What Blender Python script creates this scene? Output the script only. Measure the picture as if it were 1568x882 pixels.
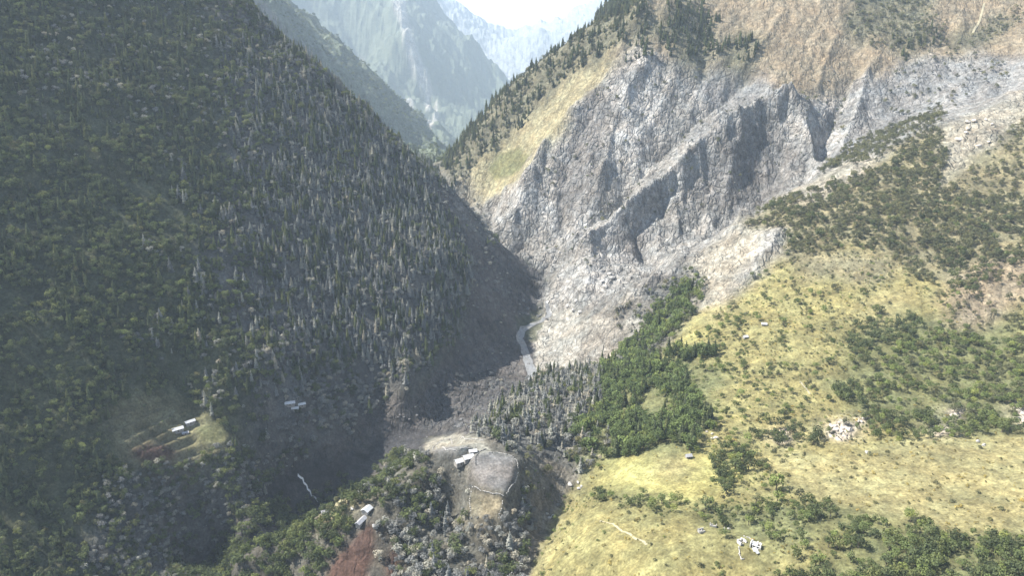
import bpy, math, random, time
import numpy as np
T0 = time.time()
rng = np.random.default_rng(11)
random.seed(11)
for o in list(bpy.data.objects):
    bpy.data.objects.remove(o)
SC = bpy.context.scene
COL = SC.collection

# ------------------------------------------------------------------ camera
W, HH, FPX = 1568.0, 882.0, 1230.0
PITCH = math.radians(19.0)
HC = 500.0
cam = bpy.data.cameras.new('camera')
cam.sensor_width = 36.0
cam.lens = 36.0 * FPX / W
cam.clip_start = 1.0
cam.clip_end = 60000.0
camo = bpy.data.objects.new('camera', cam)
COL.objects.link(camo)
camo.location = (0, 0, HC)
camo.rotation_euler = (math.pi / 2 - PITCH, 0, 0)
SC.camera = camo

# ------------------------------------------------------------------ light
SUN_EL = math.radians(49.0)
SUN_AZ = math.radians(-79.0)      # clockwise from +Y (view direction); negative = from the left
sd = np.array([math.sin(SUN_AZ) * math.cos(SUN_EL), math.cos(SUN_AZ) * math.cos(SUN_EL), math.sin(SUN_EL)])
w = bpy.data.worlds.new('World')
SC.world = w
w.use_nodes = True
wn, wl = w.node_tree.nodes, w.node_tree.links
wn.clear()
sky = wn.new('ShaderNodeTexSky'); sky.sky_type = 'NISHITA'; sky.sun_disc = False
sky.sun_elevation = SUN_EL; sky.sun_rotation = SUN_AZ % (2 * math.pi)
sky.altitude = 2500.0; sky.air_density = 1.0; sky.dust_density = 1.2
bg = wn.new('ShaderNodeBackground'); bg.inputs[1].default_value = 0.07
wo = wn.new('ShaderNodeOutputWorld')
# white broken cloud all round the sky
tc = wn.new('ShaderNodeTexCoord'); mpw = wn.new('ShaderNodeMapping'); mpw.inputs['Scale'].default_value = (1, 1, 2.6)
nzw = wn.new('ShaderNodeTexNoise'); nzw.inputs['Scale'].default_value = 16; nzw.inputs['Detail'].default_value = 7; nzw.inputs['Roughness'].default_value = .58
rpw = wn.new('ShaderNodeValToRGB'); rpw.color_ramp.elements[0].position = .54; rpw.color_ramp.elements[1].position = .66
mxw = wn.new('ShaderNodeMix'); mxw.data_type = 'RGBA'; mxw.inputs[7].default_value = (8.8, 9.1, 9.5, 1)
wl.new(tc.outputs['Generated'], mpw.inputs[0]); wl.new(mpw.outputs[0], nzw.inputs['Vector']); wl.new(nzw.outputs['Fac'], rpw.inputs[0]); wl.new(rpw.outputs[0], mxw.inputs[0]); wl.new(sky.outputs[0], mxw.inputs[6])
wl.new(mxw.outputs[2], bg.inputs[0]); wl.new(bg.outputs[0], wo.inputs[0])
sun = bpy.data.lights.new('sun', 'SUN')
sun.energy = 5.0; sun.angle = math.radians(0.5); sun.color = (1.0, 0.95, 0.87)
suno = bpy.data.objects.new('sun', sun)
COL.objects.link(suno)
from mathutils import Vector, Matrix
suno.rotation_euler = Vector(sd.tolist()).to_track_quat('Z', 'Y').to_euler()
SC.view_settings.view_transform = 'Standard'
SC.view_settings.look = 'None'
SC.view_settings.exposure = 1.55
SC.view_settings.gamma = 1.0
SC.cycles.max_bounces = 5
SC.cycles.diffuse_bounces = 2
SC.cycles.transmission_bounces = 2
SC.cycles.transparent_max_bounces = 6
SC.cycles.volume_bounces = 1

# ------------------------------------------------------------------ projection helpers
SP, CP = math.sin(PITCH), math.cos(PITCH)
def dir_of(u, v):
    x = (u - W / 2) / FPX; y = (v - HH / 2) / FPX
    return x, CP - y * SP, -SP - y * CP
def at(u, v, Y=None, z=None):
    dx, dy, dz = dir_of(u, v)
    t = Y / dy if Y is not None else (z - HC) / dz
    return (t * dx, t * dy, HC + t * dz)
def proj(x, y, z):
    zz = z - HC
    d = y * CP - zz * SP
    up = y * SP + zz * CP
    d = np.maximum(d, 1.0)
    return W / 2 + FPX * x / d, HH / 2 - FPX * up / d, d

# ------------------------------------------------------------------ terrain control points: places estimated from the photograph
CPT = []
def py(*a):
    for u, v, Y in a: CPT.append(at(u, v, Y=Y))
def pz(*a):
    for u, v, z in a: CPT.append(at(u, v, z=z))
def pw(*a):
    for p in a: CPT.append(p)
# left mountain
def flank(u, v, sl=.88, c=648, hol=0):     # the long even flank above the river
    dx, dy, dz = dir_of(u, v); t = (HC + sl * c - hol) / (sl * (.6 * dy - .8 * dx) - dz)
    CPT.append((t * dx, t * dy, HC + t * dz))
for u, v, h in ((0,0,0),(0,100,0),(0,300,0),(0,500,0),(0,700,0),(0,882,4),(110,820,8),(100,400,-4),(100,600,6),(200,0,0),(200,100,-6),(200,300,6),(200,500,-4),(200,750,6),(200,882,4),(300,250,0),(300,420,-8),
                (400,50,0),(400,200,0),(400,350,5),(400,500,0),(400,620,-6),(550,300,0),(550,400,4),(550,500,14),(250,690,10),(270,590,12),(290,630,22),(350,690,-6),(330,590,-8),(450,610,0),(-150,300,0),(-150,700,0),(-150,0,0),(290,0,0)):
    flank(u, v, hol=-h)
pz((290,875,0),(370,800,0),(405,738,0),(460,702,2),(500,690,4),(590,610,16))
py((370,0,1420),(550,165,1396),(470,85,1410),(620,225,1395))
pz((550,640,10))
pz((620,560,60),(700,560,12)); py((680,500,1072),(680,400,1160),(690,290,1370),(640,330,1250))
py((760,370,1340),(828,432,1325),(780,470,1230),(730,520,1120),(795,500,1195),(740,430,1220),(730,333,1360),(790,405,1330))
# river
pz((820,580,0),(800,530,6),(835,487,16),(832,463,24),(812,560,3),(600,682,-20),(440,775,-38),(500,742,-32),(350,855,-46),(300,886,-50),(560,705,-25))
pz((640,655,-14),(700,605,6),(690,645,-6),(770,600,4),(660,625,-6),(740,580,4),(730,620,-2),(650,668,-14))
pw((10,1440,34),(-30,1560,48),(-110,1720,65),(-185,1900,85),(-199,2300,100),(-199,2468,110))
pw((-250,560,-52),(-270,420,-58),(-300,200,-60),(-230,640,-50))
# left mountain behind its crest and off frame
pw((-60,1480,110),(-220,1600,190),(-330,1700,260),(-250,1850,150),(-560,1720,400),(-640,1560,610),(-820,1380,730),(-1000,1120,780),(-1150,850,770),(-900,600,440),(-640,400,150),(-520,250,80),(-450,100,60),(-1200,400,620),(-1700,1200,1150),(-950,1800,560))
# far spur and the mountains closing the valley
py((422,0,2150),(520,80,2200),(554,116,2220),(625,167,2280),(690,235,2380),(600,230,2150))
pw((-450,1980,260),(-700,1900,420),(-420,2550,330),(-260,2560,140),(-900,2300,720),(-1500,2200,1100))
py((683,216,2650),(656,153,2820),(620,60,3000),(602,0,3150),(787,126,3350),(758,95,3380),(724,65,3430),(687,34,3480),(649,15,3520))
py((720,120,3150),(690,90,3200),(560,100,3050),(480,50,3050),(450,0,3150),(640,195,2660),(600,150,2800),(740,150,3150),(740,180,3000))
pw((-500,3900,900),(-900,3600,1100),(-1500,3300,1300),(-200,4300,300),(100,3600,80),(300,3900,60),(100,4600,60),(-2500,3500,1500),(-300,2900,180),(-100,2750,120),(-60,3100,150))
for u, v in ((560,-50),(640,-5),(690,30),(730,48),(765,62),(800,58),(830,42),(865,50),(900,34),(930,40),(965,22),(1010,5),(1100,-40)):
    pw(at(u, v, Y=8600))
for u, v in ((640,90),(700,118),(760,104),(830,110),(900,90),(980,80)):
    pw(at(u, v, Y=7300 if v > 90 else 7700))
pw((-1500,6000,300),(0,6200,40),(900,6200,150),(2500,7000,900),(-2500,9000,1500),(2500,9000,1400),(0,9600,150),(-6000,8000,1800),(6000,8000,1800),(0,5200,50),(600,5000,250),(-5000,4000,1500),(5000,4000,1300),(3500,2200,1100))
# grey massif across the gorge
py((683,255,1880),(720,200,1920),(758,160,1910),(790,126,1900),(830,100,1870),(870,70,1850),(920,42,1840),(960,22,1830),(990,0,1800))
py((940,110,1720),(850,210,1640),(800,290,1560),(760,332,1520),(700,290,1750),(730,260,1760),(780,200,1790),(850,120,1800))
py((800,390,1420),(900,350,1430),(900,250,1550)); pz((833,440,36),(842,470,24),(860,480,26))
py((1200,170,1565),(1105,212,1512),(1038,262,1472),(960,340,1402),(890,395,1345),(860,430,1325))
py((1150,300,1462),(1000,395,1345),(1240,262,1450),(1100,360,1392),(960,410,1330),(900,440,1270),(1075,290,1462),(1165,232,1522),(1030,335,1408),(975,370,1378),(1080,200,1560),(1010,240,1520),(930,320,1455))
py((1000,200,1600),(1050,150,1640),(1000,100,1690),(1100,50,1760),(1100,0,1850),(1300,100,1650),(1300,0,1800),(1568,50,1650),(1568,0,1750),(1450,150,1530),(1350,200,1500),(1200,80,1690),(1130,150,1620),(950,280,1530),(1270,180,1560))
pw((0,2150,200),(150,2100,420),(-120,2200,120),(300,2100,600),(700,2100,800),(1200,2000,900),(50,2500,120),(300,2500,350),(700,2900,700),(-60,2050,220),(2000,1800,1000),(1300,1500,560))
# near right slope
py((1568,140,1350),(1450,190,1300),(1300,255,1250),(1190,315,1200),(1130,350,1180),(1060,410,1130),(960,452,1125),(905,490,1130))
pw((860,1440,350),(600,1370,280),(470,1330,215),(330,1260,150),(215,1215,88),(1100,1300,460),(1500,1000,560))
py((1120,430,1050),(1190,370,1110),(900,510,1115),(950,490,1100),(870,545,1085),(940,550,1040),(1000,500,1020),(1060,450,1070)); pz((845,565,4),(850,520,14),(860,495,24))
py((1568,300,1100),(1568,400,960),(1568,500,830),(1568,600,720),(1568,660,655),(1568,690,610),(1300,350,1080),(1300,430,970),(1300,550,800),(1300,640,700),(1300,668,668),(1300,692,625),(1430,660,665),(1430,690,618),(1190,692,640))
py((1100,600,770),(1100,685,655),(1000,620,780),(1000,690,660),(900,700,680),(1060,540,880),(950,640,775),(1180,500,900))
py((1568,882,420),(1568,780,500),(1300,780,520),(1300,882,440),(1100,780,545),(1100,882,465),(1000,760,580),(950,830,520),(870,850,530),(900,780,590),(1000,882,470),(1430,740,560))
py((850,770,640),(830,820,600),(810,882,550))
# spur with the flat fields
pz((760,710,117),(740,740,114),(700,680,115),(750,775,101),(805,705,116),(640,700,104),(730,667,114),(722,722,116),(690,700,115),(793,738,112),(650,690,110),(838,705,96),(700,748,96),(702,775,80),(822,762,84),(800,795,74),(745,800,82),(700,805,72),(860,730,84),(745,775,100),(775,770,101),(725,765,100))
pz((740,652,96),(790,640,76),(860,600,52),(830,640,72),(880,650,78),(860,570,22),(800,620,45))
pz((520,768,80),(630,740,101),(400,832,58),(350,882,42),(440,882,48),(560,795,93),(600,800,88),(470,800,72)); py((540,870,545),(650,870,545),(750,850,562),(600,840,560))
pw((-240,645,-50),(-165,722,-18),(-95,765,20),(-200,690,-34),(-40,800,40),(-130,850,-6),(-60,380,10),(80,420,60),(-150,480,20),(0,250,40),(250,300,140),(520,260,190),(800,500,260),(1000,700,380),(50,150,60),(600,100,220))
CPT = np.array(CPT)
_f = np.interp(CPT[:, 1], [0, 2090, 2150, 2400, 2700, 3600, 5000, 6200, 7300, 9600], [1, 1, 1.7, 2.5, 3.0, 3.2, 2.4, 2.0, 1.75, 1.55])[:, None]   # true distances of the far ranges
CPT = np.c_[CPT[:, :2] * _f, HC + (CPT[:, 2:] - HC) * _f]
CPT = CPT[~((CPT[:, 0] > -260) & (CPT[:, 0] < 80) & (CPT[:, 1] > 2095) & (CPT[:, 1] < 4300))]
CPT = np.r_[CPT, np.array([(-190, 2450, 60), (-250, 3100, -110), (-280, 3800, -260), (-330, 4500, -330), (0, 2450, 70), (-40, 3100, -120), (0, 3900, -260), (150, 2600, 200), (-420, 2700, 10), (60, 2200, 180), (-150, 2180, 90), (-460, 3300, -120)], float)]   # the valley running on behind
def rk(dx, dy):
    return np.sqrt(dx * dx + dy * dy + 12.0 ** 2)
A = rk(CPT[:, 0][:, None] - CPT[:, 0][None], CPT[:, 1][:, None] - CPT[:, 1][None])
A = A + 0
n = len(CPT)
M_ = np.zeros((n + 3, n + 3)); M_[:n, :n] = A - np.eye(n) * 3.0
Pm = np.c_[np.ones(n), CPT[:, :2] / 1000]; M_[:n, n:] = Pm; M_[n:, :n] = Pm.T
RW = np.linalg.solve(M_, np.r_[CPT[:, 2], 0, 0, 0])
def rbf(x, y):
    out = RW[n] + RW[n + 1] * x / 1000 + RW[n + 2] * y / 1000
    out = out.astype(np.float64)
    for i in range(n):
        out += RW[i] * rk(x - CPT[i, 0], y - CPT[i, 1])
    return out

# ------------------------------------------------------------------ noise
def _perm(seed):
    r = np.random.default_rng(seed); a = r.random((256, 256)) * 2 * np.pi
    return np.cos(a).astype(np.float32), np.sin(a).astype(np.float32)
_PC = {}
def gnoise(x, y, seed=0):
    if seed not in _PC: _PC[seed] = _perm(seed + 5)
    C_, S_ = _PC[seed]
    xi = np.floor(x).astype(np.int64); yi = np.floor(y).astype(np.int64)
    xf = x - xi; yf = y - yi
    u = xf * xf * xf * (xf * (xf * 6 - 15) + 10); v = yf * yf * yf * (yf * (yf * 6 - 15) + 10)
    def g(a, b, fx, fy):
        a = a & 255; b = b & 255
        return C_[a, b] * fx + S_[a, b] * fy
    n00 = g(xi, yi, xf, yf); n10 = g(xi + 1, yi, xf - 1, yf)
    n01 = g(xi, yi + 1, xf, yf - 1); n11 = g(xi + 1, yi + 1, xf - 1, yf - 1)
    return ((n00 * (1 - u) + n10 * u) * (1 - v) + (n01 * (1 - u) + n11 * u) * v) * 1.5
def fbm(x, y, oct=4, seed=0, gain=0.5):
    s = 0; a = 1.0
    for i in range(oct):
        s = s + a * gnoise(x, y, seed + i); x = x * 2.03 + 7.1; y = y * 2.03 - 3.7; a *= gain
    return s
def ridged(x, y, oct=4, seed=0, gain=0.55):
    s = 0; a = 1.0
    for i in range(oct):
        r_ = 1 - np.abs(gnoise(x, y, seed + i)) * 2
        s = s + a * r_; x = x * 2.03 + 7.1; y = y * 2.03 - 3.7; a *= gain
    return s
def sstep(a, b, x):
    t = np.clip((x - a) / (b - a), 0, 1); return t * t * (3 - 2 * t)

# ------------------------------------------------------------------ grid
def axis(parts):
    out = [parts[0][0]]
    for a, b, s0, s1 in parts:
        p = a
        while p < b - 1e-6:
            t = (p - a) / (b - a); p += s0 * (s1 / s0) ** t; out.append(min(p, b))
    return np.array(out)
gy = axis([(120, 400, 12, 3.0), (400, 900, 2.3, 2.6), (900, 1900, 2.6, 3.6), (1900, 3600, 4.5, 8), (3600, 7000, 9, 24), (7000, 15200, 32, 60)])
gxp = axis([(0, 800, 2.6, 3.0), (800, 3800, 3.5, 28), (3800, 11000, 40, 300)])
gx = np.r_[-gxp[:0:-1], gxp]
GX, GY = np.meshgrid(gx, gy)
ny, nx = GX.shape
Z0 = rbf(GX, GY)

# polygons below are outlines seen in the photograph; they are thrown onto the ground they lie on
def inpoly(u, v, poly):
    p = np.array(poly, float); inside = np.zeros(u.shape, bool)
    x0, y0 = p[-1]
    for x1, y1 in p:
        if y0 != y1:
            c = ((y1 > v) != (y0 > v)) & (u < (x0 - x1) * (v - y1) / (y0 - y1) + x1)
            inside ^= c
        x0, y0 = x1, y1
    return inside
def visible(Z):
    u, v, d = proj(GX, GY, Z)
    # horizon sweep column by column of directions: coarse depth buffer
    bw, bh = 392, 242
    iu = np.floor(u / 4).astype(int); iv = np.floor((v + 40) / 4).astype(int)
    ok = (iu >= 0) & (iu < bw) & (iv >= 0) & (iv < bh)
    buf = np.full((bh, bw), 1e9)
    np.minimum.at(buf, (iv[ok], iu[ok]), d[ok])
    # ground nearer than the grid step: fill gaps
    b2 = buf.copy()
    for dy_ in (-1, 0, 1):
        for dx_ in (-1, 0, 1):
            b2 = np.minimum(b2, np.roll(np.roll(buf, dy_, 0), dx_, 1)) if False else b2
    vis = np.zeros(u.shape, bool)
    vis[ok] = d[ok] < buf[iv[ok], iu[ok]] * 1.05 + 12
    return u, v, d, vis
def H_at(Z, x, y):
    x = np.asarray(x, float); y = np.asarray(y, float)
    i = np.clip(np.searchsorted(gx, x) - 1, 0, nx - 2); j = np.clip(np.searchsorted(gy, y) - 1, 0, ny - 2)
    a = np.clip((x - gx[i]) / (gx[i + 1] - gx[i]), 0, 1); b = np.clip((y - gy[j]) / (gy[j + 1] - gy[j]), 0, 1)
    return (Z[j, i] * (1 - a) + Z[j, i + 1] * a) * (1 - b) + (Z[j + 1, i] * (1 - a) + Z[j + 1, i + 1] * a) * b
def cast(Z, u, v, far=9000.0):
    dx, dy, dz = dir_of(u, v)
    ts = np.r_[np.arange(300, 2500, 1.5), np.arange(2500, 15000, 8)]
    z = HC + ts * dz - H_at(Z, ts * dx, ts * dy)
    k = np.nonzero(z < 0)[0]
    if len(k) == 0: return None
    k = k[0]; t = ts[k] - (ts[k] - ts[k - 1]) * (-z[k]) / (z[k - 1] - z[k] + 1e-9)
    x, y = t * dx, t * dy
    return float(x), float(y), float(H_at(Z, x, y))
# ------------------------------------------------------------------ what covers the ground where
def lin(r, g, b):   # albedo, linear
    return np.array([r, g, b], np.float32)
LM = 'mountainside'; CL = 'cliffs'; GS = 'grassy_slope'; SPN = 'spur'; RB = 'riverbed'; FM = 'far_mountains'
# name: (albedo, rock, ruggedness)
CLS = {
 'forest_floor': (lin(.058, .064, .038), 0.15, 2.2), 'ash_forest_floor': (lin(.092, .091, .085), 0.2, 2.2),
 'scarp': (lin(.085, .080, .077), 0.45, 2.5), 'bank': (lin(.074, .072, .072), 0.8, 3.5), 'riverbed': (lin(.046, .045, .047), 0.1, 0.3),  # bank and riverbed: the gorge's shadow is worked into their dark albedo
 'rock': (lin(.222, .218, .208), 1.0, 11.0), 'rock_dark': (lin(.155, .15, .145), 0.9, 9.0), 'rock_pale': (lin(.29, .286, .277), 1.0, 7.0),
 'ash_slope': (lin(.19, .19, .188), 0.5, 5.0), 'yellow_slope': (lin(.25, .225, .14), 0.45, 5.0), 'meadow': (lin(.13, .13, .065), 0.0, 1.5),
 'brown_grass': (lin(.205, .17, .12), 0.35, 5.0), 'dark_scrub': (lin(.115, .11, .075), 0.35, 5.0),
 'beige_rock': (lin(.28, .26, .215), 0.75, 3.5), 'olive_floor': (lin(.17, .155, .095), 0.1, 2.0), 'landslide': (lin(.29, .282, .255), 0.8, 2.5),
 'landslide_brown': (lin(.225, .21, .185), 0.7, 2.0), 'gold_grass': (lin(.192, .176, .080), 0.0, 1.2), 'tan_grass': (lin(.22, .20, .10), 0.0, 1.0),
 'bright_gold': (lin(.27, .255, .105), 0.0, 0.6), 'green_scrub': (lin(.12, .125, .06), 0.0, 1.3), 'pink_rock': (lin(.45, .40, .33), 0.9, 2.5),
 'spur_floor': (lin(.085, .082, .068), 0.2, 1.8), 'ash_field': (lin(.15, .146, .142), 0.0, 0.12), 'pale_field': (lin(.20, .193, .165), 0.0, 0.15),
 'red_soil': (lin(.075, .046, .036), 0.2, 0.8), 'far_forest': (lin(.10, .12, .085), 0.3, 80.0), 'far_rock': (lin(.34, .33, .30), 0.7, 84.0), 'snow': (lin(.26, .28, .30), 0.3, 60.0),
 'gully': (lin(.13, .12, .10), 0.3, 1.5), 'crest_dry': (lin(.27, .24, .15), 0.3, 2.0), 'field_stubble': (lin(.24, .215, .15), 0.0, 0.2), 'terrace': (lin(.145, .135, .078), 0.0, 0.5),
}
CN = list(CLS)
CI = {c: i for i, c in enumerate(CN)}
PAINT = [
 ('forest_floor', [(-900,-900),(378,-20),(440,45),(560,165),(700,295),(760,365),(835,430),(820,500),(700,600),(560,700),(300,900),(-900,1500)], LM),
 ('ash_forest_floor', [(330,-40),(378,-20),(440,45),(560,165),(700,295),(720,420),(690,520),(620,620),(460,720),(300,882),(100,882),(200,740),(360,690),(390,560),(300,420),(350,250)], LM),
 ('terrace', [(150,650),(215,600),(300,628),(365,665),(330,700),(250,730),(180,700)], LM),
 ('red_soil', [(195,690),(240,675),(275,690),(255,712),(215,710)], LM),
 ('meadow', [(300,655),(330,645),(352,662),(340,680),(305,678)], LM),
 ('scarp', [(640,270),(690,300),(760,365),(832,425),(838,470),(790,485),(802,530),(814,585),(770,600),(700,600),(600,668),(560,700),(480,690),(590,612),(640,600),(705,520),(722,430),(700,340)], LM),
 ('ash_forest_floor', [(700,300),(745,345),(758,385),(735,375),(700,335)], LM),
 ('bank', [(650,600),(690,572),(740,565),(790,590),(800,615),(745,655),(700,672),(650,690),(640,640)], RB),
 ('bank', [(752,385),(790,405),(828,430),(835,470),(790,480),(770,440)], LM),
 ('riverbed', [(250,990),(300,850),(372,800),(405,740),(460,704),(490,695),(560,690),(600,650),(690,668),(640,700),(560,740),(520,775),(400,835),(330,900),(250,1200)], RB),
 ('far_forest', [(378,-30),(440,45),(560,165),(680,275),(690,240),(790,127),(640,-40)], FM),
 ('far_rock', [(595,-20),(615,-20),(640,90),(665,150),(655,165),(630,110)], FM),
 ('far_rock', [(540,90),(556,90),(562,115),(548,108)], FM), ('far_rock', [(620,150),(634,155),(632,172),(622,168)], FM), ('far_rock', [(650,200),(668,160),(672,172),(660,215)], FM),
 ('snow', [(600,-200),(645,-10),(700,45),(790,127),(870,70),(1000,-10),(1000,-200)], FM),
 ('rock', [(680,262),(735,300),(850,200),(930,110),(985,80),(1080,90),(1200,115),(1310,95),(1568,85),(1700,80),(1700,110),(1568,142),(1300,258),(1130,352),(1060,412),(960,455),(870,490),(835,485),(828,420),(770,372),(700,300)], CL),
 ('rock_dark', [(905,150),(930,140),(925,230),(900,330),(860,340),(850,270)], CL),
 ('rock_dark', [(930,350),(985,330),(1000,405),(960,420),(935,395)], CL),  # shadowed hollow of the buttress, shade put into the rock colour
 ('rock_dark', [(1100,230),(1190,200),(1240,262),(1170,320),(1110,330),(1060,300)], CL),  # steep faces below the crest, their shade painted as darker rock
 ('ash_slope', [(985,130),(1010,135),(985,230),(955,255),(960,190)], CL),
 ('rock_pale', [(950,90),(1000,90),(1010,170),(985,260),(950,250),(930,180)], CL),
 ('rock_pale', [(1255,130),(1310,145),(1330,190),(1275,235),(1245,230)], CL), ('rock_pale', [(1195,170),(1212,175),(1235,250),(1220,255)], CL),
 ('rock_pale', [(880,400),(935,390),(950,425),(900,460),(860,478)], CL),
 ('rock_pale', [(840,305),(960,340),(1030,270),(1105,212),(1100,225),(1020,300),(965,350),(890,400)], CL),
 ('rock_pale', [(745,320),(800,300),(850,300),(860,360),(790,340)], CL),
 ('ash_slope', [(1300,150),(1340,110),(1568,80),(1700,80),(1700,110),(1568,142),(1300,258),(1245,262),(1300,215),(1340,190)], CL),
 ('ash_slope', [(1100,180),(1250,100),(1255,130),(1200,165),(1120,205),(1060,240),(1050,200)], CL),
 ('dark_scrub', [(680,262),(720,200),(790,127),(870,70),(990,0),(1000,20),(930,85),(850,130),(790,195),(720,255),(700,285)], CL),
 ('yellow_slope', [(700,292),(735,262),(795,200),(850,140),(930,90),(955,75),(935,125),(920,150),(850,210),(790,300),(735,315)], CL),
 ('meadow', [(748,262),(765,235),(795,225),(812,245),(785,272),(755,278)], CL),
 ('brown_grass', [(935,125),(950,75),(990,-10),(1000,-200),(1900,-200),(1900,80),(1568,85),(1400,95),(1290,135),(1240,160),(1200,160),(1150,120),(1080,100),(985,85)], CL),
 ('ash_slope', [(1085,95),(1170,110),(1200,165),(1120,190),(1060,150)], CL),
 ('dark_scrub', [(1030,0),(1070,0),(1098,40),(1085,108),(1040,100),(1010,60)], CL), ('dark_scrub', [(1100,65),(1150,45),(1165,80),(1140,112),(1095,105)], CL),
 ('dark_scrub', [(1300,-30),(1420,-30),(1430,60),(1400,85),(1290,55)], CL), ('dark_scrub', [(1440,70),(1550,10),(1568,30),(1490,85)], CL), ('dark_scrub', [(960,20),(990,0),(1020,30),(1000,80),(950,90)], CL),
 ('gold_grass', [(990,560),(1010,530),(1100,465),(1200,398),(1300,370),(1568,380),(2200,380),(2200,1700),(780,1700),(820,860),(860,775),(895,720),(1060,692),(1100,640),(1110,570),(1060,540)], GS),
 ('olive_floor', [(1130,352),(1190,310),(1300,252),(1440,195),(1568,140),(2200,0),(2200,420),(1568,430),(1470,450),(1380,400),(1290,372),(1200,402),(1188,345)], GS),
 ('beige_rock', [(1195,312),(1235,290),(1300,255),(1345,232),(1330,262),(1270,292),(1230,315)], GS),
 ('beige_rock', [(1440,200),(1500,170),(1568,140),(1640,120),(1640,160),(1568,175),(1530,215),(1470,250),(1450,285),(1430,300),(1445,240)], GS),
 ('beige_rock', [(1060,412),(1130,352),(1190,345),(1203,372),(1190,410),(1120,462),(1075,478),(1045,450)], GS),
 ('rock_pale', [(1165,365),(1200,360),(1195,385),(1150,430),(1115,455),(1120,430),(1150,400)], GS),
 ('landslide_brown', [(905,488),(960,452),(1000,462),(985,510),(935,572),(880,578),(885,540)], GS),
 ('landslide', [(835,480),(872,478),(908,486),(888,530),(878,580),(835,590),(826,570),(835,530)], GS),
 ('ash_forest_floor', [(935,480),(1000,440),(1062,412),(1085,440),(1040,500),(990,560),(940,560),(960,510)], GS),
 ('landslide', [(955,490),(985,485),(980,515),(955,520)], GS),
 ('ash_forest_floor', [(720,665),(745,640),(800,590),(850,565),(930,565),(900,640),(895,720),(860,740),(820,700),(760,680)], GS),
 ('green_scrub', [(900,570),(990,560),(1060,540),(1112,560),(1105,630),(1070,692),(990,700),(890,720),(890,640)], GS),
 ('tan_grass', [(1330,450),(1400,440),(1415,470),(1370,490),(1320,500)], GS), ('brown_grass', [(1450,430),(1568,380),(1600,440),(1500,520),(1440,500)], GS),
 ('olive_floor', [(1200,402),(1260,380),(1380,400),(1330,440),(1230,430)], GS),
 ('green_scrub', [(1270,600),(1300,530),(1380,480),(1480,500),(1600,480),(1600,690),(1480,668),(1370,660),(1310,640)], GS),
 ('tan_grass', [(1170,700),(1300,682),(1430,672),(1600,668),(1700,690),(1700,820),(1500,815),(1330,790),(1260,770),(1200,750)], GS),
 ('bright_gold', [(930,700),(1000,690),(1100,690),(1150,720),(1090,770),(1010,760),(920,745)], GS), ('bright_gold', [(1010,535),(1060,500),(1090,510),(1050,540)], GS),
 ('tan_grass', [(990,692),(1055,690),(1060,715),(1030,735),(1000,715)], GS),
 ('green_scrub', [(880,765),(930,745),(1010,765),(1090,775),(1180,770),(1260,775),(1330,790),(1420,800),(1430,820),(1250,830),(1130,830),(1060,790),(960,780)], GS),
 ('green_scrub', [(1220,870),(1300,825),(1568,820),(1700,830),(1700,1000),(1180,1000)], GS),
 ('gold_grass', [(830,882),(880,785),(980,780),(1060,800),(1110,860),(1090,930),(830,930)], GS),
 ('pink_rock', [(1268,650),(1290,642),(1312,650),(1305,672),(1285,678),(1265,668)], GS), ('pink_rock', [(1185,660),(1210,655),(1212,675),(1190,680)], GS), ('pink_rock', [(1450,628),(1470,622),(1476,640),(1455,645)], GS),
 ('pink_rock', [(1550,615),(1600,600),(1600,645),(1560,650)], GS), ('pink_rock', [(1310,642),(1326,638),(1330,648),(1315,652)], GS), ('pink_rock', [(1428,652),(1460,655),(1450,668),(1425,668)], GS),
 ('spur_floor', [(250,1300),(330,882),(345,865),(400,832),(520,765),(600,710),(660,680),(730,662),(765,680),(830,705),(880,740),(840,800),(815,870),(800,1300)], SPN),
 ('gully', [(790,760),(830,700),(890,720),(860,775),(835,820),(815,870),(800,930),(760,900),(780,830)], SPN),
 ('crest_dry', [(490,790),(540,752),(560,760),(530,790),(500,805)], SPN),
 ('pale_field', [(660,672),(700,664),(745,672),(752,690),(725,700),(700,712),(690,690),(650,695),(635,700)], SPN),
 ('ash_field', [(655,690),(690,680),(706,690),(702,705),(690,706),(668,698)], SPN),
 ('ash_field', [(720,700),(745,692),(785,700),(792,712),(793,735),(772,760),(735,752),(718,735)], SPN),
 ('field_stubble', [(722,752),(770,760),(768,790),(745,792),(718,785)], SPN),
 ('red_soil', [(500,900),(508,860),(540,830),(560,800),(575,805),(572,840),(560,900),(540,1100),(480,1100)], SPN),
 ('red_soil', [(588,900),(595,845),(606,815),(610,850),(603,900)], SPN),
]
u0, v0, d0, vis0 = visible(Z0)
WIDE = ('forest_floor', 'ash_forest_floor', 'rock', 'rock_dark', 'rock_pale', 'ash_slope', 'dark_scrub', 'yellow_slope', 'brown_grass', 'gold_grass', 'olive_floor', 'tan_grass', 'bright_gold', 'green_scrub', 'spur_floor', 'terrace', 'beige_rock')
ju = u0 + 4.0 * fbm(GX / 9, GY / 9, 3, 3); jv = v0 + 3.0 * fbm(GX / 9 + 50, GY / 9, 3, 4)
jwu = u0 + 17 * fbm(GX / 55, GY / 55, 3, 5) + 10 * fbm(GX / 11, GY / 11, 3, 3); jwv = v0 + 13 * fbm(GX / 55 + 50, GY / 55, 3, 6) + 8 * fbm(GX / 11 + 50, GY / 11, 3, 4)
jsets = {0: (ju, jv), 1: (jwu, jwv)}
cls = np.full(GX.shape, -1, np.int16); lf = np.full(GX.shape, -1, np.int8)
LFN = [LM, CL, GS, SPN, RB, FM]
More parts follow.
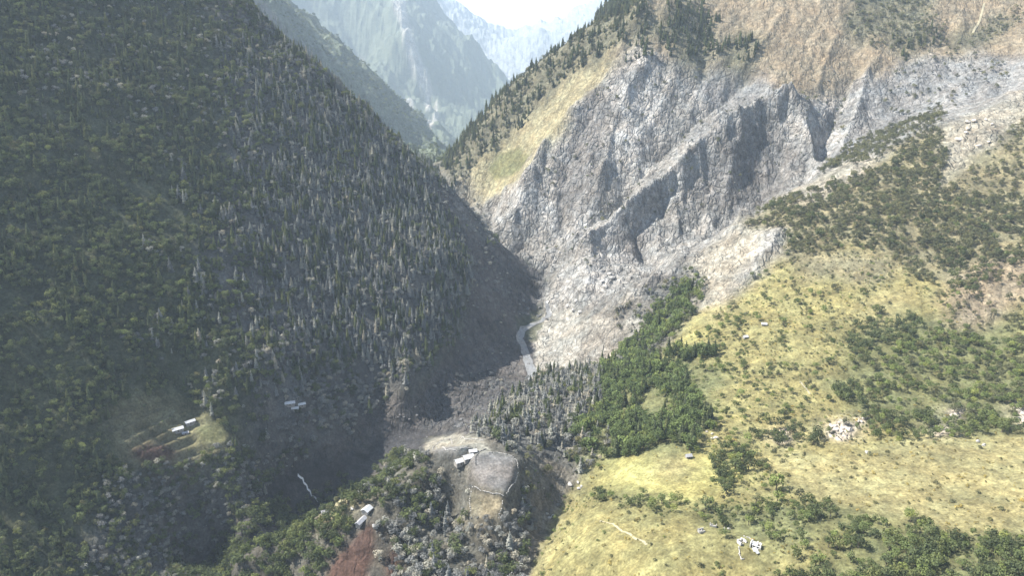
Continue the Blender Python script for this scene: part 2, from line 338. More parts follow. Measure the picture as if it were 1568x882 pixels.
for cname, poly, land in PAINT:
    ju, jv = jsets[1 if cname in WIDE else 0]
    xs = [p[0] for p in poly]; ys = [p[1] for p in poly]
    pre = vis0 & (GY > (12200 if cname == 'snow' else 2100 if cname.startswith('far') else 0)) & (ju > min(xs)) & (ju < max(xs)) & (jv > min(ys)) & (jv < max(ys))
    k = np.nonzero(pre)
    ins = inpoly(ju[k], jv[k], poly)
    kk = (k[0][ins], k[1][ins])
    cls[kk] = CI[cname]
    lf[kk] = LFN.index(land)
for it in range(70):      # hidden ground takes what lies next to it
    if it % 4 == 0: sh = [(1, 0), (-1, 0), (0, 1), (0, -1)]
    for a, b in sh:
        m_ = cls < 0
        rc = np.roll(cls, (a, b), (0, 1)); rl = np.roll(lf, (a, b), (0, 1))
        cls[m_] = rc[m_]; lf[m_] = rl[m_]
rest = cls < 0
far = GY > 2500
cls[rest & far & (GY < 12300)] = CI['far_forest']; cls[rest & far & (GY >= 12300)] = CI['snow']; cls[rest & ~far] = CI['forest_floor']
lf[(lf < 0) & far] = LFN.index(FM)
lf[(lf < 0) & (GX < -60)] = LFN.index(LM); lf[(lf < 0) & (GY > 1300)] = LFN.index(CL); lf[lf < 0] = LFN.index(GS)
lf[GY > 2620] = LFN.index(FM)
CA = np.array([CLS[c][0] for c in CN]); CR = np.array([CLS[c][1] for c in CN], np.float32); CG = np.array([CLS[c][2] for c in CN], np.float32)
def blur(a, r):
    for ax in (0, 1):
        c = np.cumsum(np.concatenate([np.repeat(np.take(a, [0], ax), r + 1, ax), a, np.repeat(np.take(a, [-1], ax), r, ax)], ax), ax, dtype=np.float64)
        n_ = c.shape[ax]
        a = (np.take(c, range(2 * r + 1, n_), ax) - np.take(c, range(0, n_ - 2 * r - 1), ax)) / (2 * r + 1)
    return a
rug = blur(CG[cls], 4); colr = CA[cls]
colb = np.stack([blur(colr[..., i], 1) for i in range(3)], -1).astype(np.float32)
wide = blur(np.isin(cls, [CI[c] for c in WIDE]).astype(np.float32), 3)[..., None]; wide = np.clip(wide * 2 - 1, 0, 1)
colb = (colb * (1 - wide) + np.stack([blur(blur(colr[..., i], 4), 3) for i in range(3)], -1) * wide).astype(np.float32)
rockw = blur(CR[cls], 2).astype(np.float32)
def soft(cnames, r=3):
    return blur(np.isin(cls, [CI[c] for c in cnames]).astype(np.float32), r)

# ------------------------------------------------------------------ relief
Z = Z0.copy()
is_rock = soft(['rock', 'rock_dark', 'rock_pale', 'ash_slope', 'brown_grass', 'yellow_slope', 'dark_scrub'], 6)
isfar = sstep(2200, 2700, GY)
# ribs and gullies that run down the cliffs
def facets(x, y, sc, seed, mode):      # angular blocks: the envelope of tilted planes
    r_ = np.random.default_rng(seed); JX, JY, HX_, A_, B_ = [r_.random((128, 128)).astype(np.float32) for _ in range(5)]
    x = x / sc; y = y / sc; xi = np.floor(x).astype(int); yi = np.floor(y).astype(int); best = None
    for a in (-1, 0, 1):
        for b in (-1, 0, 1):
            i = (xi + a) & 127; j = (yi + b) & 127
            dx_ = x - (xi + a + JX[i, j]); dy_ = y - (yi + b + JY[i, j])
            h = HX_[i, j] * .8 + (A_[i, j] - .5) * 1.5 * dx_ + (B_[i, j] - .5) * 1.5 * dy_
            h = h - 1.1 * (dx_ * dx_ + dy_ * dy_) if mode > 0 else h + 1.1 * (dx_ * dx_ + dy_ * dy_)
            best = h if best is None else (np.maximum(best, h) if mode > 0 else np.minimum(best, h))
    return best
th = math.radians(-20)
P_ = GX * math.cos(th) + GY * math.sin(th); Q_ = -GX * math.sin(th) + GY * math.cos(th)
wx = 18 * fbm(GX / 90, GY / 90, 2, 20)
rib = ridged((P_ + wx) / 95, Q_ / 260, 3, 30) * 0.55 + ridged((P_ + wx) / 38, Q_ / 90, 3, 40) * 0.32
crag = ridged(GX / 30, GY / 30, 4, 50, 0.6) * 0.30 + fbm(GX / 12, GY / 12, 3, 60) * 0.22
nf = (1 - isfar) * 1.0
Z += rug * is_rock * nf * (rib * (1.5 - .7 * rockw) + crag * (0.9 - .5 * rockw) - 0.9 + .5 * rockw)
rkw = is_rock * np.clip(rockw * 1.4 - .25, 0, 1) * nf
XR = P_ + 6 * fbm(GX / 40, GY / 40, 2, 300); YR = Q_ * .42
Z += rkw * (facets(XR, YR, 62, 1, -1) * 26 + facets(XR * .8 + YR * .6, YR * .8 - XR * .6, 24, 2, 1) * 8.0 + facets(XR, YR, 10, 3, -1) * 2.0 + facets(XR * .7 - YR * .7, XR * .7 + YR * .7, 5.5, 4, 1) * .6 - 13)
def crest(pts, h, w):      # a sharp rib (h > 0) or gully (h < 0) along a line on the cliff
    P = [cast(Z0, u, v) for u, v in pts]; best = np.full(GX.shape, 1e9); x0 = min(p[0] for p in P) - 6 * w; x1 = max(p[0] for p in P) + 6 * w; y0 = min(p[1] for p in P) - 6 * w; y1 = max(p[1] for p in P) + 6 * w
    k = np.nonzero((GX > x0) & (GX < x1) & (GY > y0) & (GY < y1)); gx_, gy_ = GX[k], GY[k]; bd = np.full(gx_.shape, 1e9)
    for a, b in zip(P[:-1], P[1:]):
        ex, ey = b[0] - a[0], b[1] - a[1]; t = np.clip(((gx_ - a[0]) * ex + (gy_ - a[1]) * ey) / (ex * ex + ey * ey + 1e-9), 0, 1)
        bd = np.minimum(bd, np.hypot(gx_ - a[0] - t * ex, gy_ - a[1] - t * ey))
    bd = bd * (1 + .35 * gnoise(gx_ / 18, gy_ / 18, 311))
    Z[k] += h * np.exp(-bd / w)
crest([(1210,166),(1160,192),(1105,210),(1070,238),(1038,262),(1000,300),(960,335),(925,372),(890,398)], 34, 17)
crest([(1208,168),(1222,205),(1238,240),(1252,264)], 24, 12)
crest([(985,20),(955,70),(938,112),(905,165),(850,215),(820,250),(790,295),(745,325)], 16, 20)
crest([(1003,92),(970,140),(940,205),(928,265),(905,325),(880,370)], 16, 15)
crest([(1140,115),(1090,160),(1030,210),(985,262),(930,320),(880,350)], -26, 20)
crest([(1035,285),(990,330),(972,365),(985,402)], -24, 13)
crest([(1310,110),(1285,160),(1262,215),(1256,258)], -24, 18)
crest([(1330,110),(1318,160),(1300,205),(1285,240)], 16, 12)
crest([(900,190),(875,235),(860,290),(862,345)], -14, 12)
for u_a, v_a, u_b, v_b in ((1105,218,1128,322),(1068,246,1082,345),(1152,203,1178,300),(1186,186,1212,280),(1128,212,1150,310),(1024,282,1040,365),(1002,305,1008,385)):
    crest([(u_a, v_a), ((u_a + u_b) / 2 + 4, (v_a + v_b) / 2), (u_b, v_b)], 8, 7)
crest([(1200,20),(1170,70),(1130,110)], 12, 14); crest([(1280,60),(1262,100),(1250,140)], 12, 12); crest([(1000,15),(1015,60),(1010,90)], -12, 12); crest([(1080,20),(1075,70),(1080,110)], -12, 14)
# left mountain: drainage lines running down to the river
lmw = soft(['forest_floor', 'ash_forest_floor'], 8) * (GX < 60) * nf
tl = math.radians(35)
PL = GX * math.cos(tl) + GY * math.sin(tl); QL = -GX * math.sin(tl) + GY * math.cos(tl)
Z += lmw * (ridged(QL / 120 + 0.35 * fbm(GX / 130, GY / 130, 2, 81), PL / 420, 2, 82) * 7.5 + fbm(GX / 35, GY / 35, 3, 83) * 2.6 - 5)
Z += (1 - is_rock) * nf * rug * (fbm(GX / 24, GY / 24, 4, 90) * 0.75 + fbm(GX / 6, GY / 6, 2, 94) * 0.28)
scw = soft(['scarp', 'bank', 'landslide', 'landslide_brown', 'beige_rock', 'pink_rock'], 3) * nf
Z += scw * (ridged(GX / 16, GY / 40, 3, 100) * 1.2 - 1.0 + fbm(GX / 8, GY / 8, 2, 104) * 0.7)
# far ranges
fw = isfar
Z += fw * rug * (ridged((GX + GY * .35) / 850 + .3 * fbm(GX / 1300, GY / 1300, 2, 120), (GY - GX * .35) / 2300, 4, 110) * 1.0 + ridged(GX / 260, GY / 340, 4, 130) * 0.45 - 1.2)
fs = sstep(1900, 2250, GY) * (1 - isfar) * (GX < -60)
Z += fs * (ridged((GX + GY * .3) / 110, (GY - GX * .3) / 300, 3, 140) * 9 - 9)
# terraces of the hillside farm and the old field lines of the near grass slope
tw = soft(['terrace'], 2)
q = Z / 8.5; fr = q - np.floor(q); Z = Z * (1 - tw) + tw * (np.floor(q) + sstep(0.7, 0.95, fr)) * 8.5
gw = soft(['gold_grass', 'bright_gold'], 3) * sstep(760, 700, GY)
q = (Z + 1.2 * fbm(GX / 40, GY / 40, 2, 150)) / 1.5; fr = q - np.floor(q)
Z = Z + gw * (sstep(0.6, 0.95, fr) - fr) * 1.1
tg = soft(['tan_grass', 'gold_grass', 'green_scrub', 'olive_floor', 'brown_grass', 'crest_dry'], 3) * nf
Z += tg * (np.maximum(gnoise(GX / 3.6, GY / 3.6, 160), -.1) * 1.5 + gnoise(GX / 9, GY / 9, 161) * 0.8)
def level(poly, w_):      # flat field: the plane that fits the ground best
    k = np.nonzero(vis0 & inpoly(u0, v0, poly)); G_ = np.c_[GX[k], GY[k], np.ones(len(k[0]))]; cf = np.linalg.lstsq(G_, Z0[k], rcond=None)[0]
    m_ = np.zeros(GX.shape, np.float32); m_[k] = 1; m_ = blur(m_, 1); return m_ * w_, GX * cf[0] + GY * cf[1] + cf[2]
fld = soft(['ash_field', 'pale_field', 'field_stubble'], 2)
Z = Z * (1 - fld * .85) + (Z0 - 0.5) * fld * .85
for poly in ([(720, 700), (745, 692), (785, 700), (792, 712), (793, 735), (772, 760), (735, 752), (718, 735)], [(722, 754), (770, 762), (768, 790), (745, 792), (718, 785)], [(650, 695), (663, 680), (690, 672), (740, 676), (718, 690), (700, 708)], [(300,655),(330,645),(352,662),(340,680),(305,678)]):
    m_, pl_ = level(poly, .92); Z = Z * (1 - m_) + pl_ * m_

nrx = np.gradient(Z, gx, axis=1); nry = np.gradient(Z, gy, axis=0)
slope = np.sqrt(nrx ** 2 + nry ** 2)

# ------------------------------------------------------------------ node helpers and materials
def mat(name):
    m = bpy.data.materials.new(name); m.use_nodes = True
    return m, m.node_tree.nodes, m.node_tree.links, m.node_tree.nodes['Principled BSDF']
def mth(nt, op, a, b=None, clamp=False):
    x = nt.nodes.new('ShaderNodeMath'); x.operation = op; x.use_clamp = clamp
    for i, s in enumerate((a, b)):
        if s is None: continue
        if hasattr(s, 'links'): nt.links.new(s, x.inputs[i])
        else: x.inputs[i].default_value = s
    return x.outputs[0]
def noise_node(nt, vec, scale, detail=4, rough=.55, sx=None):
    if sx is not None:
        mp = nt.nodes.new('ShaderNodeMapping'); mp.inputs['Scale'].default_value = sx
        nt.links.new(vec, mp.inputs[0]); vec = mp.outputs[0]
    t = nt.nodes.new('ShaderNodeTexNoise'); t.inputs['Scale'].default_value = scale; t.inputs['Detail'].default_value = detail; t.inputs['Roughness'].default_value = rough
    nt.links.new(vec, t.inputs['Vector'])
    return t.outputs['Fac']
def ramp(nt, fac, stops):
    r = nt.nodes.new('ShaderNodeValToRGB'); e = r.color_ramp.elements
    while len(e) < len(stops): e.new(0.5)
    for x, (p, c) in zip(e, stops):
        x.position = p; x.color = (c, c, c, 1) if not isinstance(c, tuple) else (*c, 1)
    nt.links.new(fac, r.inputs[0]); return r.outputs[0]
def mul_col(nt, a, b, fac=1.0, mode='MULTIPLY'):
    x = nt.nodes.new('ShaderNodeMix'); x.data_type = 'RGBA'; x.blend_type = mode
    if hasattr(fac, 'links'): nt.links.new(fac, x.inputs[0])
    else: x.inputs[0].default_value = fac
    for i, s in ((6, a), (7, b)):
        if hasattr(s, 'links'): nt.links.new(s, x.inputs[i])
        else: x.inputs[i].default_value = (*s, 1)
    return x.outputs[2]
TM, tn, tl_, tb = mat('terrain')
nt = TM.node_tree
geo = tn.new('ShaderNodeNewGeometry'); pos = geo.outputs['Position']
at_ = tn.new('ShaderNodeAttribute'); at_.attribute_name = 'albedo'
ar = tn.new('ShaderNodeAttribute'); ar.attribute_name = 'rockiness'
rk_ = ar.outputs['Fac']
big = noise_node(nt, pos, 1 / 45, 5, .6)
mid = noise_node(nt, pos, 1 / 9, 5, .65)
fine = noise_node(nt, pos, 1 / 2.2, 3, .6)
strk = noise_node(nt, pos, 1 / 11, 5, .65, (1.2, .6, .2))
vary = ramp(nt, big, [(.3, .72), (.7, 1.28)])
vary2 = ramp(nt, mid, [(.32, .58), (.5, .95), (.68, 1.42)])
rbig = ramp(nt, noise_node(nt, pos, 1 / 70, 4, .65), [(.34, .62), (.48, .97), (.64, 1.18)])
vary3 = ramp(nt, fine, [(.3, .64), (.7, 1.36)])
c = mul_col(nt, at_.outputs['Color'], vary); c = mul_col(nt, c, vary2); c = mul_col(nt, c, vary3)
rs = ramp(nt, strk, [(.34, .62), (.46, .95), (.60, 1.03), (.72, 1.25)])
c = mul_col(nt, c, rs, rk_); c = mul_col(nt, c, rbig, rk_)
vo = tn.new('ShaderNodeTexVoronoi'); vo.feature = 'DISTANCE_TO_EDGE'; vo.inputs['Scale'].default_value = 1 / 9
wp = tn.new('ShaderNodeVectorMath'); wp.operation = 'ADD'
wn_ = tn.new('ShaderNodeTexNoise'); wn_.inputs['Scale'].default_value = 1 / 14; wn_.inputs['Detail'].default_value = 3
tl_.new(pos, wn_.inputs['Vector'])
ws_ = tn.new('ShaderNodeVectorMath'); ws_.operation = 'SCALE'; ws_.inputs['Scale'].default_value = 14
tl_.new(wn_.outputs['Color'], ws_.inputs[0]); tl_.new(pos, wp.inputs[0]); tl_.new(ws_.outputs[0], wp.inputs[1])
mpv = tn.new('ShaderNodeMapping'); mpv.inputs['Scale'].default_value = (1, .6, .38); mpv.inputs['Rotation'].default_value = (0, .35, .3)
tl_.new(wp.outputs[0], mpv.inputs[0]); tl_.new(mpv.outputs[0], vo.inputs['Vector'])
crk = vo.outputs['Distance']
c = mul_col(nt, c, ramp(nt, crk, [(.0, .88), (.07, 1.0), (.3, 1.03)]), rk_)
vc = tn.new('ShaderNodeTexVoronoi'); vc.inputs['Scale'].default_value = 1 / 6; tl_.new(mpv.outputs[0], vc.inputs['Vector'])
sepc = tn.new('ShaderNodeSeparateColor'); tl_.new(vc.outputs['Color'], sepc.inputs[0])
c = mul_col(nt, c, ramp(nt, sepc.outputs[0], [(.1, .93), (.8, 1.03), (.97, 1.15)]), rk_)
hue = noise_node(nt, pos, 1 / 30, 3, .6)
c = mul_col(nt, c, ramp(nt, hue, [(.35, (1.07, .99, .90)), (.65, (.97, 1.0, 1.0))]), 0.8)
tl_.new(c, tb.inputs['Base Color']); tb.inputs['Roughness'].default_value = .95; tb.inputs['Specular IOR Level'].default_value = .15
bh = mth(nt, 'ADD', mth(nt, 'MULTIPLY', mth(nt, 'ADD', strk, mth(nt, 'MULTIPLY', mth(nt, 'MINIMUM', crk, .2), 2.0)), mth(nt, 'MULTIPLY', rk_, 9.0)), mth(nt, 'ADD', mth(nt, 'MULTIPLY', mid, 2.0), mth(nt, 'MULTIPLY', fine, .6)))
bp = tn.new('ShaderNodeBump'); bp.inputs['Strength'].default_value = .8; bp.inputs['Distance'].default_value = 1.0
tl_.new(bh, bp.inputs['Height']); tl_.new(bp.outputs[0], tb.inputs['Normal'])

def link(name, me, parent=None):
    o = bpy.data.objects.new(name, me); COL.objects.link(o)
    if parent is not None: o.parent = parent
    return o
def tag(o, label=None, cat=None, group=None, kind=None):
    for k_, v_ in (('label', label), ('category', cat), ('group', group), ('kind', kind)):
        if v_: o[k_] = v_
    return o
def raw_mesh(name, V, F, mtl, smooth=False):
    me = bpy.data.meshes.new(name)
    V = np.asarray(V, np.float32); F = np.asarray(F, np.int32)
    me.vertices.add(len(V)); me.vertices.foreach_set('co', V.ravel())
    me.loops.add(F.size); me.loops.foreach_set('vertex_index', F.ravel())
    me.polygons.add(len(F)); me.polygons.foreach_set('loop_start', np.arange(len(F), dtype=np.int32) * F.shape[1])
    me.polygons.foreach_set('use_smooth', np.full(len(F), smooth))
    me.materials.append(mtl); me.update(calc_edges=True)
    return me
VV = np.c_[GX.ravel(), GY.ravel(), Z.ravel()]
I_ = np.arange(ny * nx).reshape(ny, nx)
FF = np.stack([I_[:-1, :-1], I_[:-1, 1:], I_[1:, 1:], I_[1:, :-1]], -1).reshape(-1, 4)
fx = GX[:-1, :-1].ravel(); fy = GY[:-1, :-1].ravel()
keep = np.abs(fx) < fy * 0.72 + 260
flf = lf[:-1, :-1].ravel()
SETN = {LM: 'mountainside', CL: 'cliffs', GS: 'grassy_slope', SPN: 'spur_terrain', RB: 'riverbed', FM: 'far_mountains'}
for i, nm in enumerate(LFN):
    f = FF[keep & (flf == i)]
    uq, inv = np.unique(f, return_inverse=True)
    me = raw_mesh(SETN[nm], VV[uq], inv.reshape(-1, 4), TM, True)
    ca = me.attributes.new('albedo', 'FLOAT_COLOR', 'POINT')
    cc = np.c_[colb.reshape(-1, 3)[uq], np.ones(len(uq), np.float32)].astype(np.float32)
    ca.data.foreach_set('color', cc.ravel())
    ra = me.attributes.new('rockiness', 'FLOAT', 'POINT'); ra.data.foreach_set('value', rockw.ravel()[uq])
    tag(link(SETN[nm], me), kind='structure')
print('terrain', round(time.time() - T0, 1), 'faces', keep.sum())

# ------------------------------------------------------------------ air
HZ, hn, hl, hb = mat('haze')
hn.remove(hb)
pv = hn.new('ShaderNodeVolumePrincipled'); pv.inputs['Density'].default_value = 5.8e-5
pv.inputs['Color'].default_value = (.68, .83, 1.0, 1); pv.inputs['Anisotropy'].default_value = .1
hl.new(pv.outputs[0], hn['Material Output'].inputs['Volume'])
zt = max(HC, float(Z.max())) + 30; zb = float(Z.min()) - 1
hx = 11300
hv = [(-hx, -400, zb), (hx, -400, zb), (hx, 15400, zb), (-hx, 15400, zb), (-hx, -400, zt), (hx, -400, zt), (hx, 15400, zt), (-hx, 15400, zt)]
hm = raw_mesh('haze', hv, [(0, 3, 2, 1), (4, 5, 6, 7), (0, 1, 5, 4), (1, 2, 6, 5), (2, 3, 7, 6), (3, 0, 4, 7)], HZ)
tag(link('haze', hm), kind='stuff')
# ------------------------------------------------------------------ lines of water and paths laid on the ground
u1, v1, d1, vis1 = visible(Z)
def simple_mat(name, col, rough=.9, nscale=None, amp=.25, spec=.2):
    m, n_, l_, b_ = mat(name)
    b_.inputs['Roughness'].default_value = rough; b_.inputs['Specular IOR Level'].default_value = spec
    g_ = n_.new('ShaderNodeNewGeometry')
    f = noise_node(m.node_tree, g_.outputs['Position'], nscale or 1.5, 4, .6)
    r_ = ramp(m.node_tree, f, [(.3, 1 - amp), (.7, 1 + amp)])
    l_.new(mul_col(m.node_tree, col, r_), b_.inputs['Base Color'])
    return m
M_WATER = simple_mat('grey_river_water', (.19, .19, .185), .25, .35, .3, .5)
M_FOAM = simple_mat('white_water', (.72, .73, .72), .4, .5, .15, .4)
M_PATH = simple_mat('trodden_path', (.31, .28, .19), .95, .6, .25)
def ribbon(name, pts, width, m, lift=.25, steps=8, kind='structure', wob=.3):
    P = [cast(Z, u, v) for u, v in pts]; P = [p for p in P if p is not None]
    line = []
    for a, b in zip(P[:-1], P[1:]):
        for k in range(steps): t = k / steps; line.append((a[0] + (b[0] - a[0]) * t, a[1] + (b[1] - a[1]) * t))
    line.append(P[-1][:2]); L = np.array(line)
    T = np.gradient(L, axis=0); T /= np.linalg.norm(T, axis=1)[:, None] + 1e-9
    N = np.c_[-T[:, 1], T[:, 0]]
    wv = (width if not callable(width) else np.array([width(i / (len(L) - 1)) for i in range(len(L))])) * (1 + wob * gnoise(np.arange(len(L)) * .37, np.zeros(len(L)) + width if not callable(width) else np.arange(len(L)) * .1, 5))
    V = []
    for q in (-1, -.5, 0, .5, 1):
        X = L + N * (wv / 2 * q)[:, None] if hasattr(wv, 'shape') else L + N * wv / 2 * q
        V.append(np.c_[X, H_at(Z, X[:, 0], X[:, 1]) + lift])
    V = np.stack(V, 1); nL = len(L)
    idx = np.arange(nL * 5).reshape(nL, 5)
    F = np.stack([idx[:-1, :-1], idx[:-1, 1:], idx[1:, 1:], idx[1:, :-1]], -1).reshape(-1, 4)
    return tag(link(name, raw_mesh(name, V.reshape(-1, 3), F, m, True)), kind=kind)
ribbon('river', [(836, 462), (838, 470), (842, 482), (829, 492), (802, 502), (795, 518), (803, 534), (808, 552), (815, 572), (818, 584)], lambda t: 6 + 9 * t, M_WATER, .45)
ribbon('stream', [(456, 728), (459, 731), (464, 734), (465, 740), (470, 744), (471, 750), (475, 753), (477, 760), (483, 763), (487, 769)], 1.5, M_FOAM, .4)
ribbon('river', [(672, 213), (677, 217), (682, 221), (688, 225), (695, 230)], 5, M_WATER, 1.5)
ribbon('path', [(918, 799), (930, 801), (944, 807), (953, 815), (965, 819), (974, 826), (984, 829), (990, 835)], lambda t: .8 + 1.3 * t, M_PATH, .2)
ribbon('path', [(1507, 5), (1503, 20), (1500, 32), (1492, 45), (1488, 54)], 4.0, M_PATH, 1.0)
ribbon('path', [(1225, 585), (1235, 596), (1240, 604)], 1.8, M_PATH, .3)

# ------------------------------------------------------------------ trees: meshes
def foliage(name, col, vr=.45, trans=.3):
    m, n_, l_, b_ = mat(name); nt_ = m.node_tree
    oi = n_.new('ShaderNodeObjectInfo')
    g_ = n_.new('ShaderNodeNewGeometry')
    r1 = ramp(nt_, oi.outputs['Random'], [(0, (1 - vr, 1 - vr, 1 - vr)), (.5, (1, 1, 1)), (.85, (1 + vr, 1 + vr * .9, 1 + vr * .5)), (1, (1 + vr * 1.6, 1 + vr * 1.1, 1 + vr * .4))])
    f = noise_node(nt_, g_.outputs['Position'], .5, 3, .6)
    c_ = mul_col(nt_, col, r1); c_ = mul_col(nt_, c_, ramp(nt_, f, [(.3, .7), (.7, 1.35)]))
    b_.inputs['Roughness'].default_value = .8; b_.inputs['Specular IOR Level'].default_value = .15
    tr = n_.new('ShaderNodeBsdfTranslucent'); mx = n_.new('ShaderNodeMixShader'); mx.inputs[0].default_value = trans
    l_.new(c_, b_.inputs['Base Color']); l_.new(c_, tr.inputs['Color'])
    l_.new(b_.outputs[0], mx.inputs[1]); l_.new(tr.outputs[0], mx.inputs[2]); l_.new(mx.outputs[0], n_['Material Output'].inputs['Surface'])
    return m
TONE = {
 'conifer_green': foliage('dark_green_needles', (.105, .125, .062)), 'conifer_ash': foliage('ash_coated_needles', (.25, .255, .24), .45, .15),
 'broad_green': foliage('dark_green_leaves', (.105, .128, .058)), 'broad_ash': foliage('ash_coated_leaves', (.25, .252, .238), .45, .15),
 'fresh_green': foliage('fresh_green_leaves', (.145, .18, .065)), 'pine_green': foliage('mid_green_pine_needles', (.125, .165, .062)), 'olive': foliage('olive_leaves', (.135, .14, .075), .35), 'dry': foliage('dry_gold_leaves', (.30, .25, .09), .4), }
BARK = simple_mat('grey_bark', (.12, .10, .085), .95, 1.0)
BARKA = simple_mat('ash_dusted_bark', (.26, .25, .235), .95, 1.0)
def rvec(r):
    v = r.normal(size=3); return v / np.linalg.norm(v)
def quads(centres, normals, sizes, r):
    n_ = len(centres)
    up = r.normal(size=(n_, 3)); T = np.cross(normals, up); T /= np.linalg.norm(T, axis=1)[:, None] + 1e-9
    B = np.cross(normals, T)
    s = sizes[:, None]
    sh = r.uniform(.6, 1.0, (n_, 4, 1))
    P = np.stack([centres - T * s * sh[:, 0], centres - B * s * sh[:, 1] * .8, centres + T * s * sh[:, 2], centres + B * s * sh[:, 3] * .8], 1)
    P += normals[:, None] * (s * .25)[:, None] * r.uniform(-1, 1, (n_, 4, 1))
    return P.reshape(-1, 3), np.arange(n_ * 4).reshape(-1, 4)
def conifer_mesh(name, seed, m, h=1.0, r0=.16, full=1.0):
    r = np.random.default_rng(seed); V = []; F = []
    nl = 17
    for k in range(nl):
        t = k / (nl - 1); z = h * (.10 + .86 * t); rad = r0 * ((1 - t) ** .72) * r.uniform(.75, 1.15) + .008
        nb = 8 if t < .7 else 5; a0 = r.uniform(0, 6.28)
        for j in range(nb):
            if r.random() > .92 * full: continue
            a = a0 + 6.283 * j / nb + r.uniform(-.3, .3); ra = rad * r.uniform(.65, 1.2); wd = ra * r.uniform(.35, .55) + .004
            dz = -ra * r.uniform(.25, .7); ca, sa = math.cos(a), math.sin(a)
            mid = (ca * ra * .55, sa * ra * .55, z + dz * .35)
            b = len(V)
            V += [(0, 0, z + .012), (mid[0] - sa * wd, mid[1] + ca * wd, mid[2] - .012), (ca * ra, sa * ra, z + dz), (mid[0] + sa * wd, mid[1] - ca * wd, mid[2] - .012)]
            F.append((b, b + 1, b + 2, b + 3))
            b = len(V)
            V += [(ca * ra * .1, sa * ra * .1, z + .028), (ca * ra * .95, sa * ra * .95, z + dz * .75 + .018), (ca * ra * .8, sa * ra * .8, z + dz - .02), (ca * ra * .15, sa * ra * .15, z - .02)]
            F.append((b, b + 1, b + 2, b + 3))
    b = len(V); V += [(-.008, 0, h * .93), (.008, 0, h * .93), (0.003, .003, h), (-.003, -.003, h)]; F.append((b, b + 1, b + 2, b + 3))
    return raw_mesh(name, V, F, m)
def broad_mesh(name, seed, m, n_=330, tall=1.0, lobes=8, zc=.55):
    r = np.random.default_rng(seed); C_ = []; N_ = []
    L = [((0, 0, zc + .08 * tall), .30)]
    for k in range(lobes):
        a = 6.283 * k / lobes + r.uniform(-.5, .5); q = r.uniform(.14, .34)
        L.append(((math.cos(a) * q, math.sin(a) * q, zc + r.uniform(-.24, .30) * tall), r.uniform(.13, .24)))
    for k in range(n_):
        (cx, cy, cz), rr = L[r.integers(len(L))]
        d = rvec(r); d[2] = abs(d[2]) * .9 + d[2] * .1 if r.random() < .7 else d[2]
        d /= np.linalg.norm(d)
        C_.append((cx + d[0] * rr * r.uniform(.8, 1.08), cy + d[1] * rr * r.uniform(.8, 1.08), cz + d[2] * rr * r.uniform(.8, 1.1) * (.6 + .5 * tall)))
        nn_ = d + r.normal(size=3) * .35; N_.append(nn_ / np.linalg.norm(nn_))
    P, F = quads(np.array(C_), np.array(N_), r.uniform(.045, .085, n_), r)
    return raw_mesh(name, P, F, m)
def bush_mesh(name, seed, m, n_=110):
    r = np.random.default_rng(seed); C_ = []; N_ = []
    L = [((r.uniform(-.28, .28), r.uniform(-.28, .28), r.uniform(.08, .28)), r.uniform(.16, .3)) for _ in range(5)]
    for k in range(n_):
        (cx, cy, cz), rr = L[r.integers(len(L))]
        d = rvec(r); d[2] = abs(d[2])
        C_.append((cx + d[0] * rr, cy + d[1] * rr, cz + d[2] * rr * .9)); nn_ = d + r.normal(size=3) * .4; N_.append(nn_ / np.linalg.norm(nn_))
    P, F = quads(np.array(C_), np.array(N_), r.uniform(.06, .11, n_), r)
    return raw_mesh(name, P, F, m)
def tube(pts, rads, seg=6):
    V = []; F = []
    pts = np.array(pts, float)
    for i, (p, r_) in enumerate(zip(pts, rads)):
        t = pts[min(i + 1, len(pts) - 1)] - pts[max(i - 1, 0)]; t /= np.linalg.norm(t) + 1e-9
        a = np.cross(t, (0.3, 1, .1)); a /= np.linalg.norm(a); b = np.cross(t, a)
        for k in range(seg):
            q = 6.28318 * k / seg; V.append(p + (a * math.cos(q) + b * math.sin(q)) * r_)
    for i in range(len(pts) - 1):
        for k in range(seg):
            k2 = (k + 1) % seg; F.append((i * seg + k, i * seg + k2, (i + 1) * seg + k2, (i + 1) * seg + k))
    return V, F
def trunk_mesh(name, kind, m):
    if kind == 'conifer': V, F = tube([(0, 0, -.06), (0, 0, .1), (.003, 0, .5), (0, 0, .95)], [.022, .016, .010, .003])
    else:
        V, F = tube([(0, 0, -.08), (0, .01, .1), (.01, 0, .3), (0, .02, .55)], [.045, .032, .024, .01])
        for a in (0.4, 2.3, 4.4):
            v2, f2 = tube([(.01, 0, .25), (.12 * math.cos(a), .12 * math.sin(a), .42), (.24 * math.cos(a), .24 * math.sin(a), .6)], [.018, .012, .005], 5)
            F += [tuple(i + len(V) for i in f) for f in f2]; V += list(v2)
    return raw_mesh(name, V, F, m, True)
TRK = {('conifer', 0): trunk_mesh('trunk', 'conifer', BARK), ('conifer', 1): trunk_mesh('trunk', 'conifer', BARKA), ('broad', 0): trunk_mesh('trunk', 'broad', BARK), ('broad', 1): trunk_mesh('trunk', 'broad', BARKA)}
